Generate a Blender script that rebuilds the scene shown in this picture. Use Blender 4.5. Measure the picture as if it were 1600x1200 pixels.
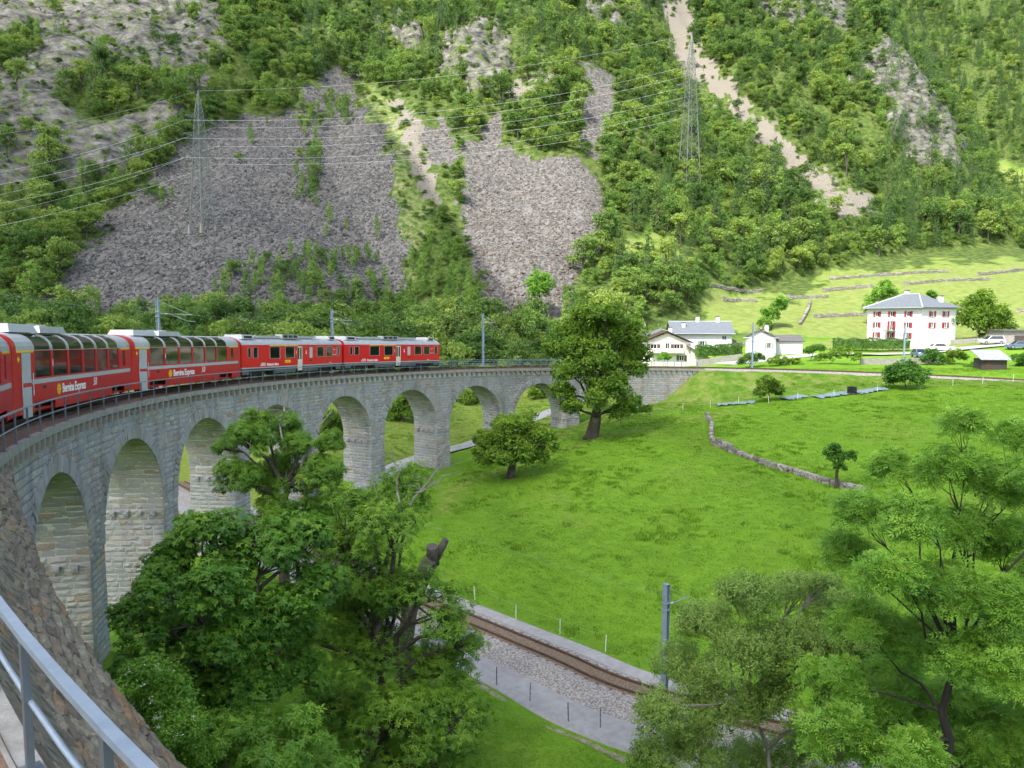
import bpy, math, random
import numpy as np
from mathutils import Vector, Matrix

SC = bpy.context.scene
COL = SC.collection
for o in list(bpy.data.objects):
    bpy.data.objects.remove(o)

# ------------------------------------------------------------------ camera
F = 1184.2                       # focal length in pixels of the 1600 px wide photograph
PITCH = math.radians(4.975)
cam_d = bpy.data.cameras.new('camera')
cam_d.sensor_width = 36.0
cam_d.lens = 36.0 * F / 1600.0
cam_d.clip_start = 0.05
cam_d.clip_end = 5000
cam = bpy.data.objects.new('camera', cam_d)
COL.objects.link(cam)
cam.rotation_euler = (math.pi / 2 - PITCH, 0, 0)
SC.camera = cam

# ------------------------------------------------------------------ light
TOSUN = Vector((-0.36, -0.52, 0.78)).normalized()
EL = math.asin(TOSUN.z)
world = bpy.data.worlds.new('World')
SC.world = world
world.use_nodes = True
wn = world.node_tree.nodes
sky = wn.new('ShaderNodeTexSky')
sky.sky_type = 'NISHITA'
sky.sun_disc = False
sky.sun_elevation = EL
sky.sun_rotation = math.atan2(TOSUN.x, TOSUN.y)
sky.air_density = 1.0
sky.dust_density = 2.5
world.node_tree.links.new(sky.outputs[0], wn['Background'].inputs[0])
wn['Background'].inputs[1].default_value = 0.15
sun_d = bpy.data.lights.new('sun', 'SUN')
sun_d.energy = 3.05
sun_d.angle = math.radians(0.6)
sun_d.color = (1.0, 0.95, 0.87)
sun = bpy.data.objects.new('sun', sun_d)
COL.objects.link(sun)
sun.rotation_euler = (-TOSUN).to_track_quat('-Z', 'Y').to_euler()
sun.location = TOSUN * 900
vs = SC.view_settings
vs.view_transform = 'Standard'
vs.look = 'None'
vs.exposure = 1.38
vs.gamma = 1.0
SC.render.engine = 'CYCLES'
SC.cycles.use_denoising = True
SC.cycles.max_bounces = 8
SC.cycles.diffuse_bounces = 4
SC.cycles.transparent_max_bounces = 8
SC.cycles.caustics_reflective = False
SC.cycles.caustics_refractive = False

rng = np.random.default_rng(7)
random.seed(7)

# ------------------------------------------------------------------ materials
MATS = {}
def nd(nt, t, **kw):
    n = nt.nodes.new(t)
    for k, v in kw.items():
        setattr(n, k, v)
    return n
def mat(name, col, rough=0.7, metal=0.0, noise=None, var=0.0, bump=0.0, bscale=8.0, spec=0.4, tint=None, transl=0.0, alpha=None):
    """Principled material. noise=(scale, second colour, contrast); tint=(list of colours) picked by the 'tint' attribute."""
    m = bpy.data.materials.new(name); m.use_nodes = True
    nt = m.node_tree; L = nt.links
    b = nt.nodes['Principled BSDF']
    b.inputs['Roughness'].default_value = rough
    b.inputs['Metallic'].default_value = metal
    b.inputs['Specular IOR Level'].default_value = spec
    c = None
    if tint:
        at = nd(nt, 'ShaderNodeAttribute', attribute_name='tint')
        r = nd(nt, 'ShaderNodeValToRGB')
        r.color_ramp.interpolation = 'LINEAR'
        el = r.color_ramp.elements
        while len(el) > 1: el.remove(el[-1])
        for i, cc in enumerate(tint):
            e = el[0] if i == 0 else el.new(i / (len(tint) - 1))
            e.position = i / (len(tint) - 1); e.color = (*cc, 1)
        L.new(at.outputs['Fac'], r.inputs[0]); c = r.outputs[0]
    else:
        rgb = nd(nt, 'ShaderNodeRGB'); rgb.outputs[0].default_value = (*col, 1); c = rgb.outputs[0]
    tc = nd(nt, 'ShaderNodeTexCoord')
    if noise:
        n = nd(nt, 'ShaderNodeTexNoise'); n.inputs['Scale'].default_value = noise[0]; n.inputs['Detail'].default_value = 6
        n.inputs['Roughness'].default_value = 0.65
        L.new(tc.outputs['Object'], n.inputs['Vector'])
        mr = nd(nt, 'ShaderNodeMapRange'); w = noise[2] if len(noise) > 2 else 0.15
        mr.inputs[1].default_value = 0.5 - w; mr.inputs[2].default_value = 0.5 + w
        L.new(n.outputs[0], mr.inputs[0])
        mx = nd(nt, 'ShaderNodeMix', data_type='RGBA')
        L.new(mr.outputs[0], mx.inputs[0]); L.new(c, mx.inputs[6]); mx.inputs[7].default_value = (*noise[1], 1)
        c = mx.outputs[2]
    L.new(c, b.inputs['Base Color'])
    if bump:
        n2 = nd(nt, 'ShaderNodeTexNoise'); n2.inputs['Scale'].default_value = bscale; n2.inputs['Detail'].default_value = 5
        L.new(tc.outputs['Object'], n2.inputs['Vector'])
        bp = nd(nt, 'ShaderNodeBump'); bp.inputs['Strength'].default_value = min(1, bump); bp.inputs['Distance'].default_value = 0.05 * max(1, bump)
        L.new(n2.outputs[0], bp.inputs['Height']); L.new(bp.outputs[0], b.inputs['Normal'])
    if transl:
        out = nt.nodes['Material Output']
        tr = nd(nt, 'ShaderNodeBsdfTranslucent'); L.new(c, tr.inputs[0])
        ms = nd(nt, 'ShaderNodeMixShader'); ms.inputs[0].default_value = transl
        L.new(b.outputs[0], ms.inputs[1]); L.new(tr.outputs[0], ms.inputs[2]); L.new(ms.outputs[0], out.inputs[0])
    MATS[name] = m
    return m

# ------------------------------------------------------------------ object helpers
def tag(o, label=None, cat=None, group=None, kind=None):
    if label: o['label'] = label
    if cat: o['category'] = cat
    if group: o['group'] = group
    if kind: o['kind'] = kind
    return o
def empty(name, loc=(0, 0, 0), rz=0.0, rot=None):
    o = bpy.data.objects.new(name, None); COL.objects.link(o)
    o.location = loc
    o.rotation_euler = rot if rot else (0, 0, rz)
    o.empty_display_size = 0.2
    return o
def setm(me, m):
    if m is None: return
    for x in (m if isinstance(m, (list, tuple)) else [m]):
        me.materials.append(MATS[x] if isinstance(x, str) else x)
def mesh_np(name, V, F_, smooth=False, tint=None, mi=None, m=None):
    """V (n,3); F_ (k,3|4) array or list of such arrays."""
    if not isinstance(F_, list): F_ = [F_]
    me = bpy.data.meshes.new(name)
    V = np.ascontiguousarray(V, dtype=np.float32)
    me.vertices.add(len(V)); me.vertices.foreach_set('co', V.ravel())
    nl = sum(f.size for f in F_); npoly = sum(len(f) for f in F_)
    me.loops.add(nl); me.loops.foreach_set('vertex_index', np.concatenate([f.ravel() for f in F_]).astype(np.int32))
    me.polygons.add(npoly)
    tot = np.concatenate([np.full(len(f), f.shape[1], np.int32) for f in F_])
    st = np.concatenate([[0], np.cumsum(tot)[:-1]]).astype(np.int32)
    me.polygons.foreach_set('loop_start', st)
    if smooth: me.polygons.foreach_set('use_smooth', np.ones(npoly, bool))
    setm(me, m)
    if mi is not None: me.polygons.foreach_set('material_index', np.asarray(mi, np.int32))
    me.update(calc_edges=True)
    if tint is not None:
        a = me.attributes.new('tint', 'FLOAT', 'POINT'); a.data.foreach_set('value', np.asarray(tint, np.float32))
    return me
def obj(name, me, parent=None, loc=None, rot=None, m=None):
    o = bpy.data.objects.new(name, me); COL.objects.link(o)
    if m: setm(me, m)
    if parent: o.parent = parent
    if loc is not None: o.location = loc
    if rot is not None: o.rotation_euler = rot
    return o

class MB:
    """Collects boxes, tubes, prisms; build() links them as one mesh object."""
    def __init__(s): s.v = []; s.f = []; s.mi = []; s.t = []
    def add(s, vs, fs, mi=0, t=0.5):
        n = len(s.v); s.v += [tuple(p) for p in vs]; s.f += [tuple(i + n for i in f) for f in fs]
        s.mi += [mi] * len(fs); s.t += [t] * len(vs); return s
    def box(s, c, d, M=None, mi=0, taper=1.0, t=0.5):
        x, y, z = d[0] / 2, d[1] / 2, d[2] / 2
        p = [Vector((c[0] + sx * x * (taper if sz > 0 else 1), c[1] + sy * y * (taper if sz > 0 else 1), c[2] + sz * z)) for sz in (-1, 1) for sx, sy in ((-1, -1), (1, -1), (1, 1), (-1, 1))]
        if M is not None: p = [M @ q for q in p]
        return s.add(p, [(3, 2, 1, 0), (4, 5, 6, 7), (0, 1, 5, 4), (1, 2, 6, 5), (2, 3, 7, 6), (3, 0, 4, 7)], mi, t)
    def tube(s, pts, r, n=6, mi=0, cap=True, t=0.5):
        pts = [Vector(p) for p in pts]; rs = r if isinstance(r, (list, tuple)) else [r] * len(pts)
        vs = []; fs = []
        up = None
        for i, p in enumerate(pts):
            d = (pts[min(i + 1, len(pts) - 1)] - pts[max(i - 1, 0)])
            if d.length < 1e-9: d = Vector((0, 0, 1))
            d.normalize()
            if up is None: up = d.orthogonal().normalized()
            else:
                up = up - d * up.dot(d)
                up = up.normalized() if up.length > 1e-6 else d.orthogonal().normalized()
            w = d.cross(up)
            for k in range(n):
                a = 2 * math.pi * k / n
                vs.append(p + (up * math.cos(a) + w * math.sin(a)) * rs[i])
        for i in range(len(pts) - 1):
            for k in range(n):
                a, b = i * n + k, i * n + (k + 1) % n
                fs.append((a, b, b + n, a + n))
        if cap:
            fs.append(tuple(range(n - 1, -1, -1))); fs.append(tuple(range((len(pts) - 1) * n, len(pts) * n)))
        return s.add(vs, fs, mi, t)
    def bar(s, a, b, w, h=None, mi=0, up=(0, 0, 1)):
        """rectangular bar from a to b"""
        a = Vector(a); b = Vector(b); d = (b - a); L = d.length; d.normalize(); u = Vector(up)
        if abs(d.dot(u)) > 0.99: u = Vector((1, 0, 0))
        x = d.cross(u).normalized(); z = x.cross(d)
        h = h or w
        vs = [q + x * (sx * w / 2) + z * (sz * h / 2) for q in (a, b) for sx, sz in ((-1, -1), (1, -1), (1, 1), (-1, 1))]
        return s.add(vs, [(3, 2, 1, 0), (4, 5, 6, 7), (0, 1, 5, 4), (1, 2, 6, 5), (2, 3, 7, 6), (3, 0, 4, 7)], mi)
    def lathe(s, prof, n=16, M=None, mi=0):
        vs = []; fs = []
        for (r, z) in prof:
            for k in range(n):
                a = 2 * math.pi * k / n; p = Vector((r * math.cos(a), r * math.sin(a), z)); vs.append(M @ p if M else p)
        for i in range(len(prof) - 1):
            for k in range(n):
                a, b = i * n + k, i * n + (k + 1) % n; fs.append((a, b, b + n, a + n))
        fs.append(tuple(range(n - 1, -1, -1))); fs.append(tuple(range((len(prof) - 1) * n, len(prof) * n)))
        return s.add(vs, fs, mi)
    def mesh(s, name, m=None, smooth=False):
        me = bpy.data.meshes.new(name); me.from_pydata([tuple(v) for v in s.v], [], s.f)
        setm(me, m)
        if any(s.mi): me.polygons.foreach_set('material_index', s.mi)
        if smooth: me.polygons.foreach_set('use_smooth', [True] * len(s.f))
        a = me.attributes.new('tint', 'FLOAT', 'POINT'); a.data.foreach_set('value', s.t)
        me.update(); return me
    def build(s, name, m=None, parent=None, smooth=False, loc=None, rot=None):
        return obj(name, s.mesh(name, m, smooth), parent, loc, rot)

def panel(fm, u0, u1, v0, v1, holes, depth, mb, mif=lambda u, v: 0, ub=(), vb=(), glass=None):
    """A sheet over [u0,u1]x[v0,v1] mapped by fm(u,v,depth), with real holes that have reveals.
    Returns a list of (verts, faces) for the pane of each hole, set back by depth."""
    us = sorted(set([u0, u1] + [h[0] for h in holes] + [h[1] for h in holes] + list(ub)))
    vs_ = sorted(set([v0, v1] + [h[2] for h in holes] + [h[3] for h in holes] + list(vb)))
    us = [u for u in us if u0 - 1e-6 <= u <= u1 + 1e-6]; vs_ = [v for v in vs_ if v0 - 1e-6 <= v <= v1 + 1e-6]
    def inside(u, v): return any(h[0] < u < h[1] and h[2] < v < h[3] for h in holes)
    for i in range(len(us) - 1):
        for j in range(len(vs_) - 1):
            a, b, c, d = us[i], us[i + 1], vs_[j], vs_[j + 1]
            if inside((a + b) / 2, (c + d) / 2): continue
            mb.add([fm(a, c, 0), fm(b, c, 0), fm(b, d, 0), fm(a, d, 0)], [(0, 1, 2, 3)], mif((a + b) / 2, (c + d) / 2))
    panes = []
    for h in holes:
        hv = [v for v in vs_ if h[2] - 1e-6 <= v <= h[3] + 1e-6]
        hm = mif((h[0] + h[1]) / 2, h[2] - .01)
        for j in range(len(hv) - 1):
            for u in (h[0], h[1]):
                mb.add([fm(u, hv[j], 0), fm(u, hv[j + 1], 0), fm(u, hv[j + 1], depth), fm(u, hv[j], depth)], [(0, 1, 2, 3)], hm)
        for v in (h[2], h[3]):
            mb.add([fm(h[0], v, 0), fm(h[1], v, 0), fm(h[1], v, depth), fm(h[0], v, depth)], [(0, 1, 2, 3)], hm)
        pv = []; pf = []
        for v in hv: pv += [fm(h[0], v, depth), fm(h[1], v, depth)]
        for j in range(len(hv) - 1): pf.append((2 * j, 2 * j + 1, 2 * j + 3, 2 * j + 2))
        panes.append((pv, pf))
    return panes

# ------------------------------------------------------------------ noise
def _hash(ix, iy, seed):
    h = (ix.astype(np.int64) * 374761393 + iy.astype(np.int64) * 668265263 + seed * 1442695041) & 0xFFFFFFFF
    h = ((h ^ (h >> 13)) * 1274126177) & 0xFFFFFFFF
    return ((h ^ (h >> 16)) & 0xFFFFFF) / float(0xFFFFFF)
def vnoise(x, y, seed=0):
    x = np.asarray(x, float); y = np.asarray(y, float)
    ix = np.floor(x); iy = np.floor(y); fx = x - ix; fy = y - iy
    fx = fx * fx * (3 - 2 * fx); fy = fy * fy * (3 - 2 * fy)
    a = _hash(ix, iy, seed); b = _hash(ix + 1, iy, seed); c = _hash(ix, iy + 1, seed); d = _hash(ix + 1, iy + 1, seed)
    return (a * (1 - fx) + b * fx) * (1 - fy) + (c * (1 - fx) + d * fx) * fy
def fbm(x, y, seed=0, oc=4):
    s = 0; a = 0.5; f = 1
    for i in range(oc):
        s = s + a * vnoise(x * f, y * f, seed + i * 17); a *= 0.5; f *= 2.03
    return s / (1 - 0.5 ** oc)
def sst(a, b, x):
    t = np.clip((x - a) / (b - a), 0, 1); return t * t * (3 - 2 * t)

# ------------------------------------------------------------------ pixels and the railway circle
CP, SP = math.cos(PITCH), math.sin(PITCH)
def ray(px, py):
    u = (px - 800) / F; v = (600 - py) / F
    return Vector((u, CP + v * SP, -SP + v * CP))
def P(px, py, y=None, z=None):
    d = ray(px, py); t = (y / d.y) if y is not None else (z / d.z)
    return d * t
def pix(x, y, z):
    x = np.asarray(x, float); d = y * CP - z * SP; u = z * CP + y * SP
    d = np.where(d < .1, .1, d)
    return 800 + F * x / d, 600 - F * u / d
R = 64.7474
PSI = math.radians(48.975)
CX, CY = (R + 1.4953) * math.cos(PSI), (R + 1.4953) * math.sin(PSI)
Z0, GR = -3.1641, 0.0313
def zd(s): return Z0 - GR * s
def arc(s, off=0.0, dz=0.0):
    a = PSI + math.pi - s / R
    return Vector((CX + (R + off) * math.cos(a), CY + (R + off) * math.sin(a), zd(s) + dz))
def heading(s): return PSI + math.pi / 2 - s / R        # direction of travel
TRK = 2.05
def so_of(x, y):
    """arc length and offset of plan points (numpy)"""
    dx = x - CX; dy = y - CY; r = np.hypot(dx, dy)
    a = np.arctan2(dy, dx); ph = (PSI + math.pi - a) % (2 * math.pi)
    ph = np.where(ph > 1.6 * math.pi, ph - 2 * math.pi, ph)
    return ph * R, r - R
def inpoly(px, py, poly):
    px = np.asarray(px); c = np.zeros(px.shape, bool); n = len(poly); j = n - 1
    for i in range(n):
        xi, yi = poly[i]; xj, yj = poly[j]
        if yi != yj:
            c ^= ((yi > py) != (yj > py)) & (px < (xj - xi) * (py - yi) / (yj - yi) + xi)
        j = i
    return c
# ------------------------------------------------------------------ terrain height
LTp = [Vector((-40, 90, -19.7)), Vector((-27, 74, -19.5)), Vector((-15, 59.5, -19.3)), P(720, 962, z=-19.1), P(865, 1022, z=-19.0), P(1010, 1081, z=-18.9),
       Vector((17.5, 30.5, -18.8)), Vector((29, 25.5, -18.5)), Vector((46, 22, -18.0)), Vector((72, 24, -17.2))]
def catmull(pts, n=10):
    out = []
    for i in range(len(pts) - 1):
        p0 = pts[max(i - 1, 0)]; p1 = pts[i]; p2 = pts[i + 1]; p3 = pts[min(i + 2, len(pts) - 1)]
        for k in range(n):
            t = k / n
            out.append(0.5 * ((2 * p1) + (p2 - p0) * t + (2 * p0 - 5 * p1 + 4 * p2 - p3) * t * t + (3 * p1 - p0 - 3 * p2 + p3) * t ** 3))
    out.append(pts[-1].copy()); return out
LT = catmull(LTp, 10)
LTa = np.array(LT)
def poly_dist(x, y, A):
    """distance to polyline A (n,3), interpolated height there and signed side"""
    best = np.full(np.shape(x), 1e9); zz = np.zeros(np.shape(x)); sg = np.zeros(np.shape(x))
    for i in range(len(A) - 1):
        a = A[i]; b = A[i + 1]; d = b - a; L2 = d[0] ** 2 + d[1] ** 2 + 1e-12
        t = np.clip(((x - a[0]) * d[0] + (y - a[1]) * d[1]) / L2, 0, 1)
        q = np.hypot(x - a[0] - t * d[0], y - a[1] - t * d[1])
        m = q < best
        best = np.where(m, q, best); zz = np.where(m, a[2] + t * d[2], zz)
        sg = np.where(m, np.sign(d[0] * (y - a[1]) - d[1] * (x - a[0])), sg)
    return best, zz, sg
cps = [P(700, 735, y=90), P(885, 670, y=105), P(165, 1010, y=36), P(925, 684, y=88), P(797, 746, y=78), P(900, 985, z=-19.2), P(1000, 800, y=66), P(1000, 900, y=52),
       P(1200, 742, y=70), P(1330, 762, y=63), P(1115, 660, y=92), P(1500, 650, y=85), P(1400, 621, y=99), P(1120, 634, y=103), P(1000, 642, y=103), P(1580, 612, y=97),
       P(1250, 625, y=101), P(620, 730, y=86), P(730, 697, y=100), P(855, 648, y=118), P(640, 660, y=112), P(760, 638, y=124), P(900, 620, y=132),
       P(850, 1150, z=-19.5), P(700, 760, y=78), P(560, 770, y=76), P(1020, 572, y=158), P(1100, 566, y=160), P(1210, 556, y=152), P(1400, 551, y=150), P(1420, 535, y=166),
       P(1550, 538, y=150), P(1600, 545, y=140), P(1150, 570, y=132), P(1400, 570, y=128), P(1600, 572, y=122), P(1500, 900, y=47), P(1300, 850, y=53),
       Vector((-60, 70, -16)), Vector((-60, 120, -12)), Vector((-95, 160, -5)), Vector((-40, 168, -6)), Vector((10, 168, -7)), Vector((-30, 40, -19)), Vector((-10, 20, -19.8)),
       Vector((5, 5, -19.5)), Vector((20, 15, -19)), Vector((40, 10, -17)), Vector((80, 40, -12)), Vector((120, 100, -9)), Vector((120, 160, -3.5)), Vector((60, 168, -5)), Vector((-110, 90, -10)), Vector((30, -20, -15))]
cpa = np.array(cps)
def _tps_fit(A):
    n = len(A); d = np.hypot(A[:, None, 0] - A[None, :, 0], A[:, None, 1] - A[None, :, 1])
    K = np.where(d > 0, d * d * np.log(d + 1e-9), 0) + np.eye(n) * 60.0
    Pm = np.c_[np.ones(n), A[:, :2]]
    M = np.block([[K, Pm], [Pm.T, np.zeros((3, 3))]])
    return np.linalg.solve(M, np.r_[A[:, 2], 0, 0, 0])
_w = _tps_fit(cpa)
def tps(x, y):
    x = np.clip(x, -110, 125); y = np.clip(y, 0, 168)
    z = _w[-3] + _w[-2] * x + _w[-1] * y
    for i in range(len(cpa)):
        d2 = (x - cpa[i, 0]) ** 2 + (y - cpa[i, 1]) ** 2
        z = z + _w[i] * 0.5 * d2 * np.log(d2 + 1e-9)
    return z
YB = 168.0
# picture regions of the mountainside (pixel outlines of the photograph, used only to look up where on the slope they lie)
PG = {
 'scree': [
  [(40, 490), (95, 425), (200, 312), (300, 215), (400, 180), (470, 163), (505, 112), (548, 108), (562, 165), (596, 190), (615, 275), (632, 370), (642, 475), (560, 475), (400, 480), (200, 490)],
  [(765, 180), (722, 240), (712, 335), (742, 420), (762, 500), (880, 505), (892, 450), (937, 392), (946, 330), (932, 266), (850, 250), (800, 240), (790, 200)],
  [(918, 86), (966, 128), (944, 200), (925, 255), (903, 240), (913, 170)],
  [(690, 190), (712, 235), (700, 262), (676, 262), (660, 210)],
  [(1270, 262), (1300, 285), (1337, 330), (1312, 342), (1268, 300)]],
 'bare': [[(612, 150), (640, 170), (668, 230), (692, 300), (684, 336), (664, 300), (640, 235), (622, 190)],
  [(872, 108), (860, 132), (800, 162), (788, 150), (830, 128)],
  [(1035, 0), (1085, -10), (1080, 60), (1130, 124), (1196, 184), (1264, 250), (1337, 332), (1310, 342), (1240, 275), (1180, 212), (1112, 146), (1060, 110), (1045, 60)],
  [(1300, 288), (1374, 315), (1365, 332), (1310, 308)],
  [(1060, 88), (1080, 110), (1128, 130), (1120, 150), (1065, 118)]],
 'pale': [[(560, 125), (610, 150), (640, 235), (668, 320), (672, 400), (650, 440), (632, 400), (622, 300), (598, 190), (570, 165)]],
 'rock': [[(-300, -200), (260, -200), (330, 0), (345, 60), (300, 160), (260, 215), (170, 290), (60, 300), (-300, 330)],
  [(688, 80), (735, 36), (792, 66), (798, 128), (745, 150), (690, 128)],
  [(1180, -60), (1340, -60), (1330, 50), (1230, 55), (1180, 30)],
  [(1330, 135), (1350, 100), (1405, 40), (1445, 60), (1480, 160), (1530, 270), (1500, 292), (1440, 262), (1400, 200), (1390, 150)],
  [(1420, 200), (1475, 190), (1528, 275), (1495, 292), (1430, 280)],
  [(600, 50), (660, 55), (640, 80), (600, 75)], [(900, 0), (1000, 0), (985, 50), (920, 40)]],
 'green': [[(965, 372), (1058, 372), (1062, 396), (980, 398)], [(1550, 262), (1640, 262), (1640, 310), (1560, 302)],
  [(1085, 448), (1200, 462), (1255, 470), (1300, 428), (1450, 418), (1700, 396), (1700, 545), (1400, 545), (1120, 520)]],
}
def yedge(x):   # foot of the steep slope in plan
    return np.interp(x, [-200, 20, 45, 75, 150, 230, 420], [168, 168, 190, 228, 268, 300, 330])
def mtn(x, y):
    y2 = yedge(x)
    k1 = np.interp(x, [15, 60, 120], [0.72, 0.24, 0.26])
    d1 = np.clip(np.minimum(y, y2) - YB, 0, None); d2 = np.clip(y - y2, 0, None)
    k2 = 0.74 + 0.10 * np.clip((x - 40) / 120, 0, 1) + 0.08 * np.clip((-x - 60) / 80, 0, 1)
    up = k1 * d1 + k2 * d2
    amp = sst(0, 60, d2)
    n = (fbm(x / 62, y / 75, 3, 4) - .5) * 30 * amp + (fbm(x / 19, y / 22, 9, 3) - .5) * 8 * sst(5, 40, d2)
    up = up + n
    # the ridge at the right falls away and a farther slope stands behind it
    fall = np.clip(x - (188 + (y - 300) * 0.17 + 14 * (fbm(y / 40, x / 90, 21, 3) - .5)), 0, None)
    near = up - 1.15 * fall
    far = 0.70 * (y - 470) + 0.25 * (x - 200) + (fbm(x / 70, y / 70, 31, 4) - .5) * 40
    flat = 0.20 * np.clip(y - 240, 0, None)
    return np.where(x > 120, np.maximum(near, np.maximum(np.minimum(flat, 45), far)), near)
def H0(x, y):
    x = np.asarray(x, float); y = np.asarray(y, float)
    z = tps(x, y)
    z = z + (fbm(x / 9, y / 9, 41, 3) - .5) * 0.55 * sst(170, 150, y)
    s, off = so_of(x, y)
    # lower track bench
    d, zt, _ = poly_dist(x, y, LTa)
    z = np.where(d < 10, (z * sst(3.6, 9.5, d) + (zt - 0.42) * (1 - sst(3.6, 9.5, d))), z)
    # embankment that carries the upper track beyond the viaduct
    dd = np.abs(off - TRK)
    tgt = zd(s) - 0.16 - np.clip(dd - 2.7, 0, None) * 0.60 - np.clip(141.5 - s, 0, None) * 0.8
    tgt = np.where((s > 100) & (s < 262), tgt, -99)
    z = np.maximum(z, tgt)
    up = zd(s) - 0.30 + np.clip(dd - 3.0, 0, None) * 0.55
    z = np.where((s > 141) & (s < 262), np.minimum(z, np.maximum(up, tgt)), z)
    # hillside the track leaves behind the camera
    tg2 = zd(s) - 0.45 - np.clip(-off + 0.5, 0, None) * 2.2 - np.clip(-off - 0.9, 0, None) * 5 - np.clip(s - 27, 0, None) * 1.5 - np.clip(off - 9, 0, None) * 0.4
    tg2 = np.where((s < 60) & (s > -140), tg2, -99)
    z = np.maximum(z, tg2)
    return z
def H(x, y):
    return H0(x, y) + np.where(np.asarray(y) > YB, mtn(np.asarray(x, float), np.asarray(y, float)), 0)
def hz(x, y): return float(H(np.array([x]), np.array([y]))[0])
_T = np.concatenate([np.linspace(8, 130, 500), np.linspace(130, 420, 600), np.linspace(420, 900, 200)])
def hits(pxs):
    """where the view rays of pixels meet the terrain"""
    out = []
    for px, py in pxs:
        d = ray(px, py); x = d.x / d.y * _T; z = d.z / d.y * _T
        g = H(x, _T) - z
        i = np.argmax(g > 0)
        if not g.any() or i == 0: i = len(_T) - 1
        a = _T[i - 1]; b = _T[i]; ga = g[i - 1]; gb = g[i]; t = a + (b - a) * (-ga) / (gb - ga + 1e-9) if gb != ga else a
        xx = d.x / d.y * t; out.append(Vector((xx, t, hz(xx, t))))
    return out
def hit(px, py): return hits([(px, py)])[0]

# ------------------------------------------------------------------ terrain mesh
def spaced(a, b, st, lo, hi, g=1.12):
    c = list(np.arange(a, b + 1e-6, st)); h = st; v = a
    left = []
    while v > lo: h *= g; v -= h; left.append(v)
    v = b; h = st
    right = []
    while v < hi: h *= g; v += h; right.append(v)
    return np.array(left[::-1] + c + right)
gx = spaced(-58, 112, 1.15, -150, 215, 1.05)
gx = np.concatenate([np.arange(-520, gx[0] - 3, 9.0), gx, np.arange(gx[-1] + 4, 620, 9.0)])
gy = np.concatenate([[-500, -400, -320, -250, -190, -140, -100, -70, -48, -30, -18, -9], np.arange(-2, 122, 1.15), np.arange(122.5, 420, 1.9), np.arange(424, 620, 8.0), [640, 680, 730, 800, 900, 1000]])
GX, GY = np.meshgrid(gx, gy)
GZ = H(GX.ravel(), GY.ravel()).reshape(GX.shape)
PX, PY = pix(GX, GY, GZ)
mask = {}
jx = PX + (fbm(GX / 5, GY / 5, 71, 3) - .5) * 52; jy = PY + (fbm(GX / 5, GY / 5, 77, 3) - .5) * 44
bh = GY > 150
for k, pl in PG.items():
    m = np.zeros(GX.shape, bool)
    for p in pl: m |= inpoly(jx, jy, p)
    mask[k] = (m & bh).astype(float)
nr = fbm(GX / 24, GY / 24, 5, 4)
mask['rock'] = np.maximum(mask['rock'] * sst(.27, .42, nr), 0)
# crags stand proud of the slope, broken by ledges
crag = mask['rock'] * (fbm(GX / 7, GY / 7, 15, 3) * 9 + 5 * np.abs(fbm(GX / 13, GY / 13, 16, 3) - .5) * 4 - 3)
GZ = GZ + crag + mask['scree'] * (fbm(GX / 6, GY / 6, 18, 2) - .5) * 1.2
s_, o_ = so_of(GX, GY)
dl, _, sgl = poly_dist(GX, GY, LTa)
pathpx = [hit(*p) for p in ((735, 1062), (790, 1098), (850, 1130), (905, 1152), (980, 1190))]
dp, _, _ = poly_dist(GX, GY, np.array(pathpx))
trail = [hit(*p) for p in ((690, 800), (720, 752), (850, 712), (985, 672), (1060, 658), (1120, 648))]
dt, _, _ = poly_dist(GX, GY, np.array(trail))
bank = ((s_ > 112) & (o_ < 1.0) & (o_ > -12)).astype(float) * sst(-12, -5, o_)
mask['path'] = np.zeros(GX.shape)
mask['trail'] = np.exp(-(dt / 1.1) ** 2) * .7
mask['trail'] = np.maximum(mask['trail'], .75 * ((o_ > 5) & (s_ > 40) & (s_ < 150) & (GY < 140) & (GY > 60)))
mask['bank'] = bank
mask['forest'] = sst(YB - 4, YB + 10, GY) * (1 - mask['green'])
ny_, nx_ = GX.shape
idx = np.arange(ny_ * nx_).reshape(ny_, nx_)
Q = np.stack([idx[:-1, :-1], idx[:-1, 1:], idx[1:, 1:], idx[1:, :-1]], -1).reshape(-1, 4)

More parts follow.
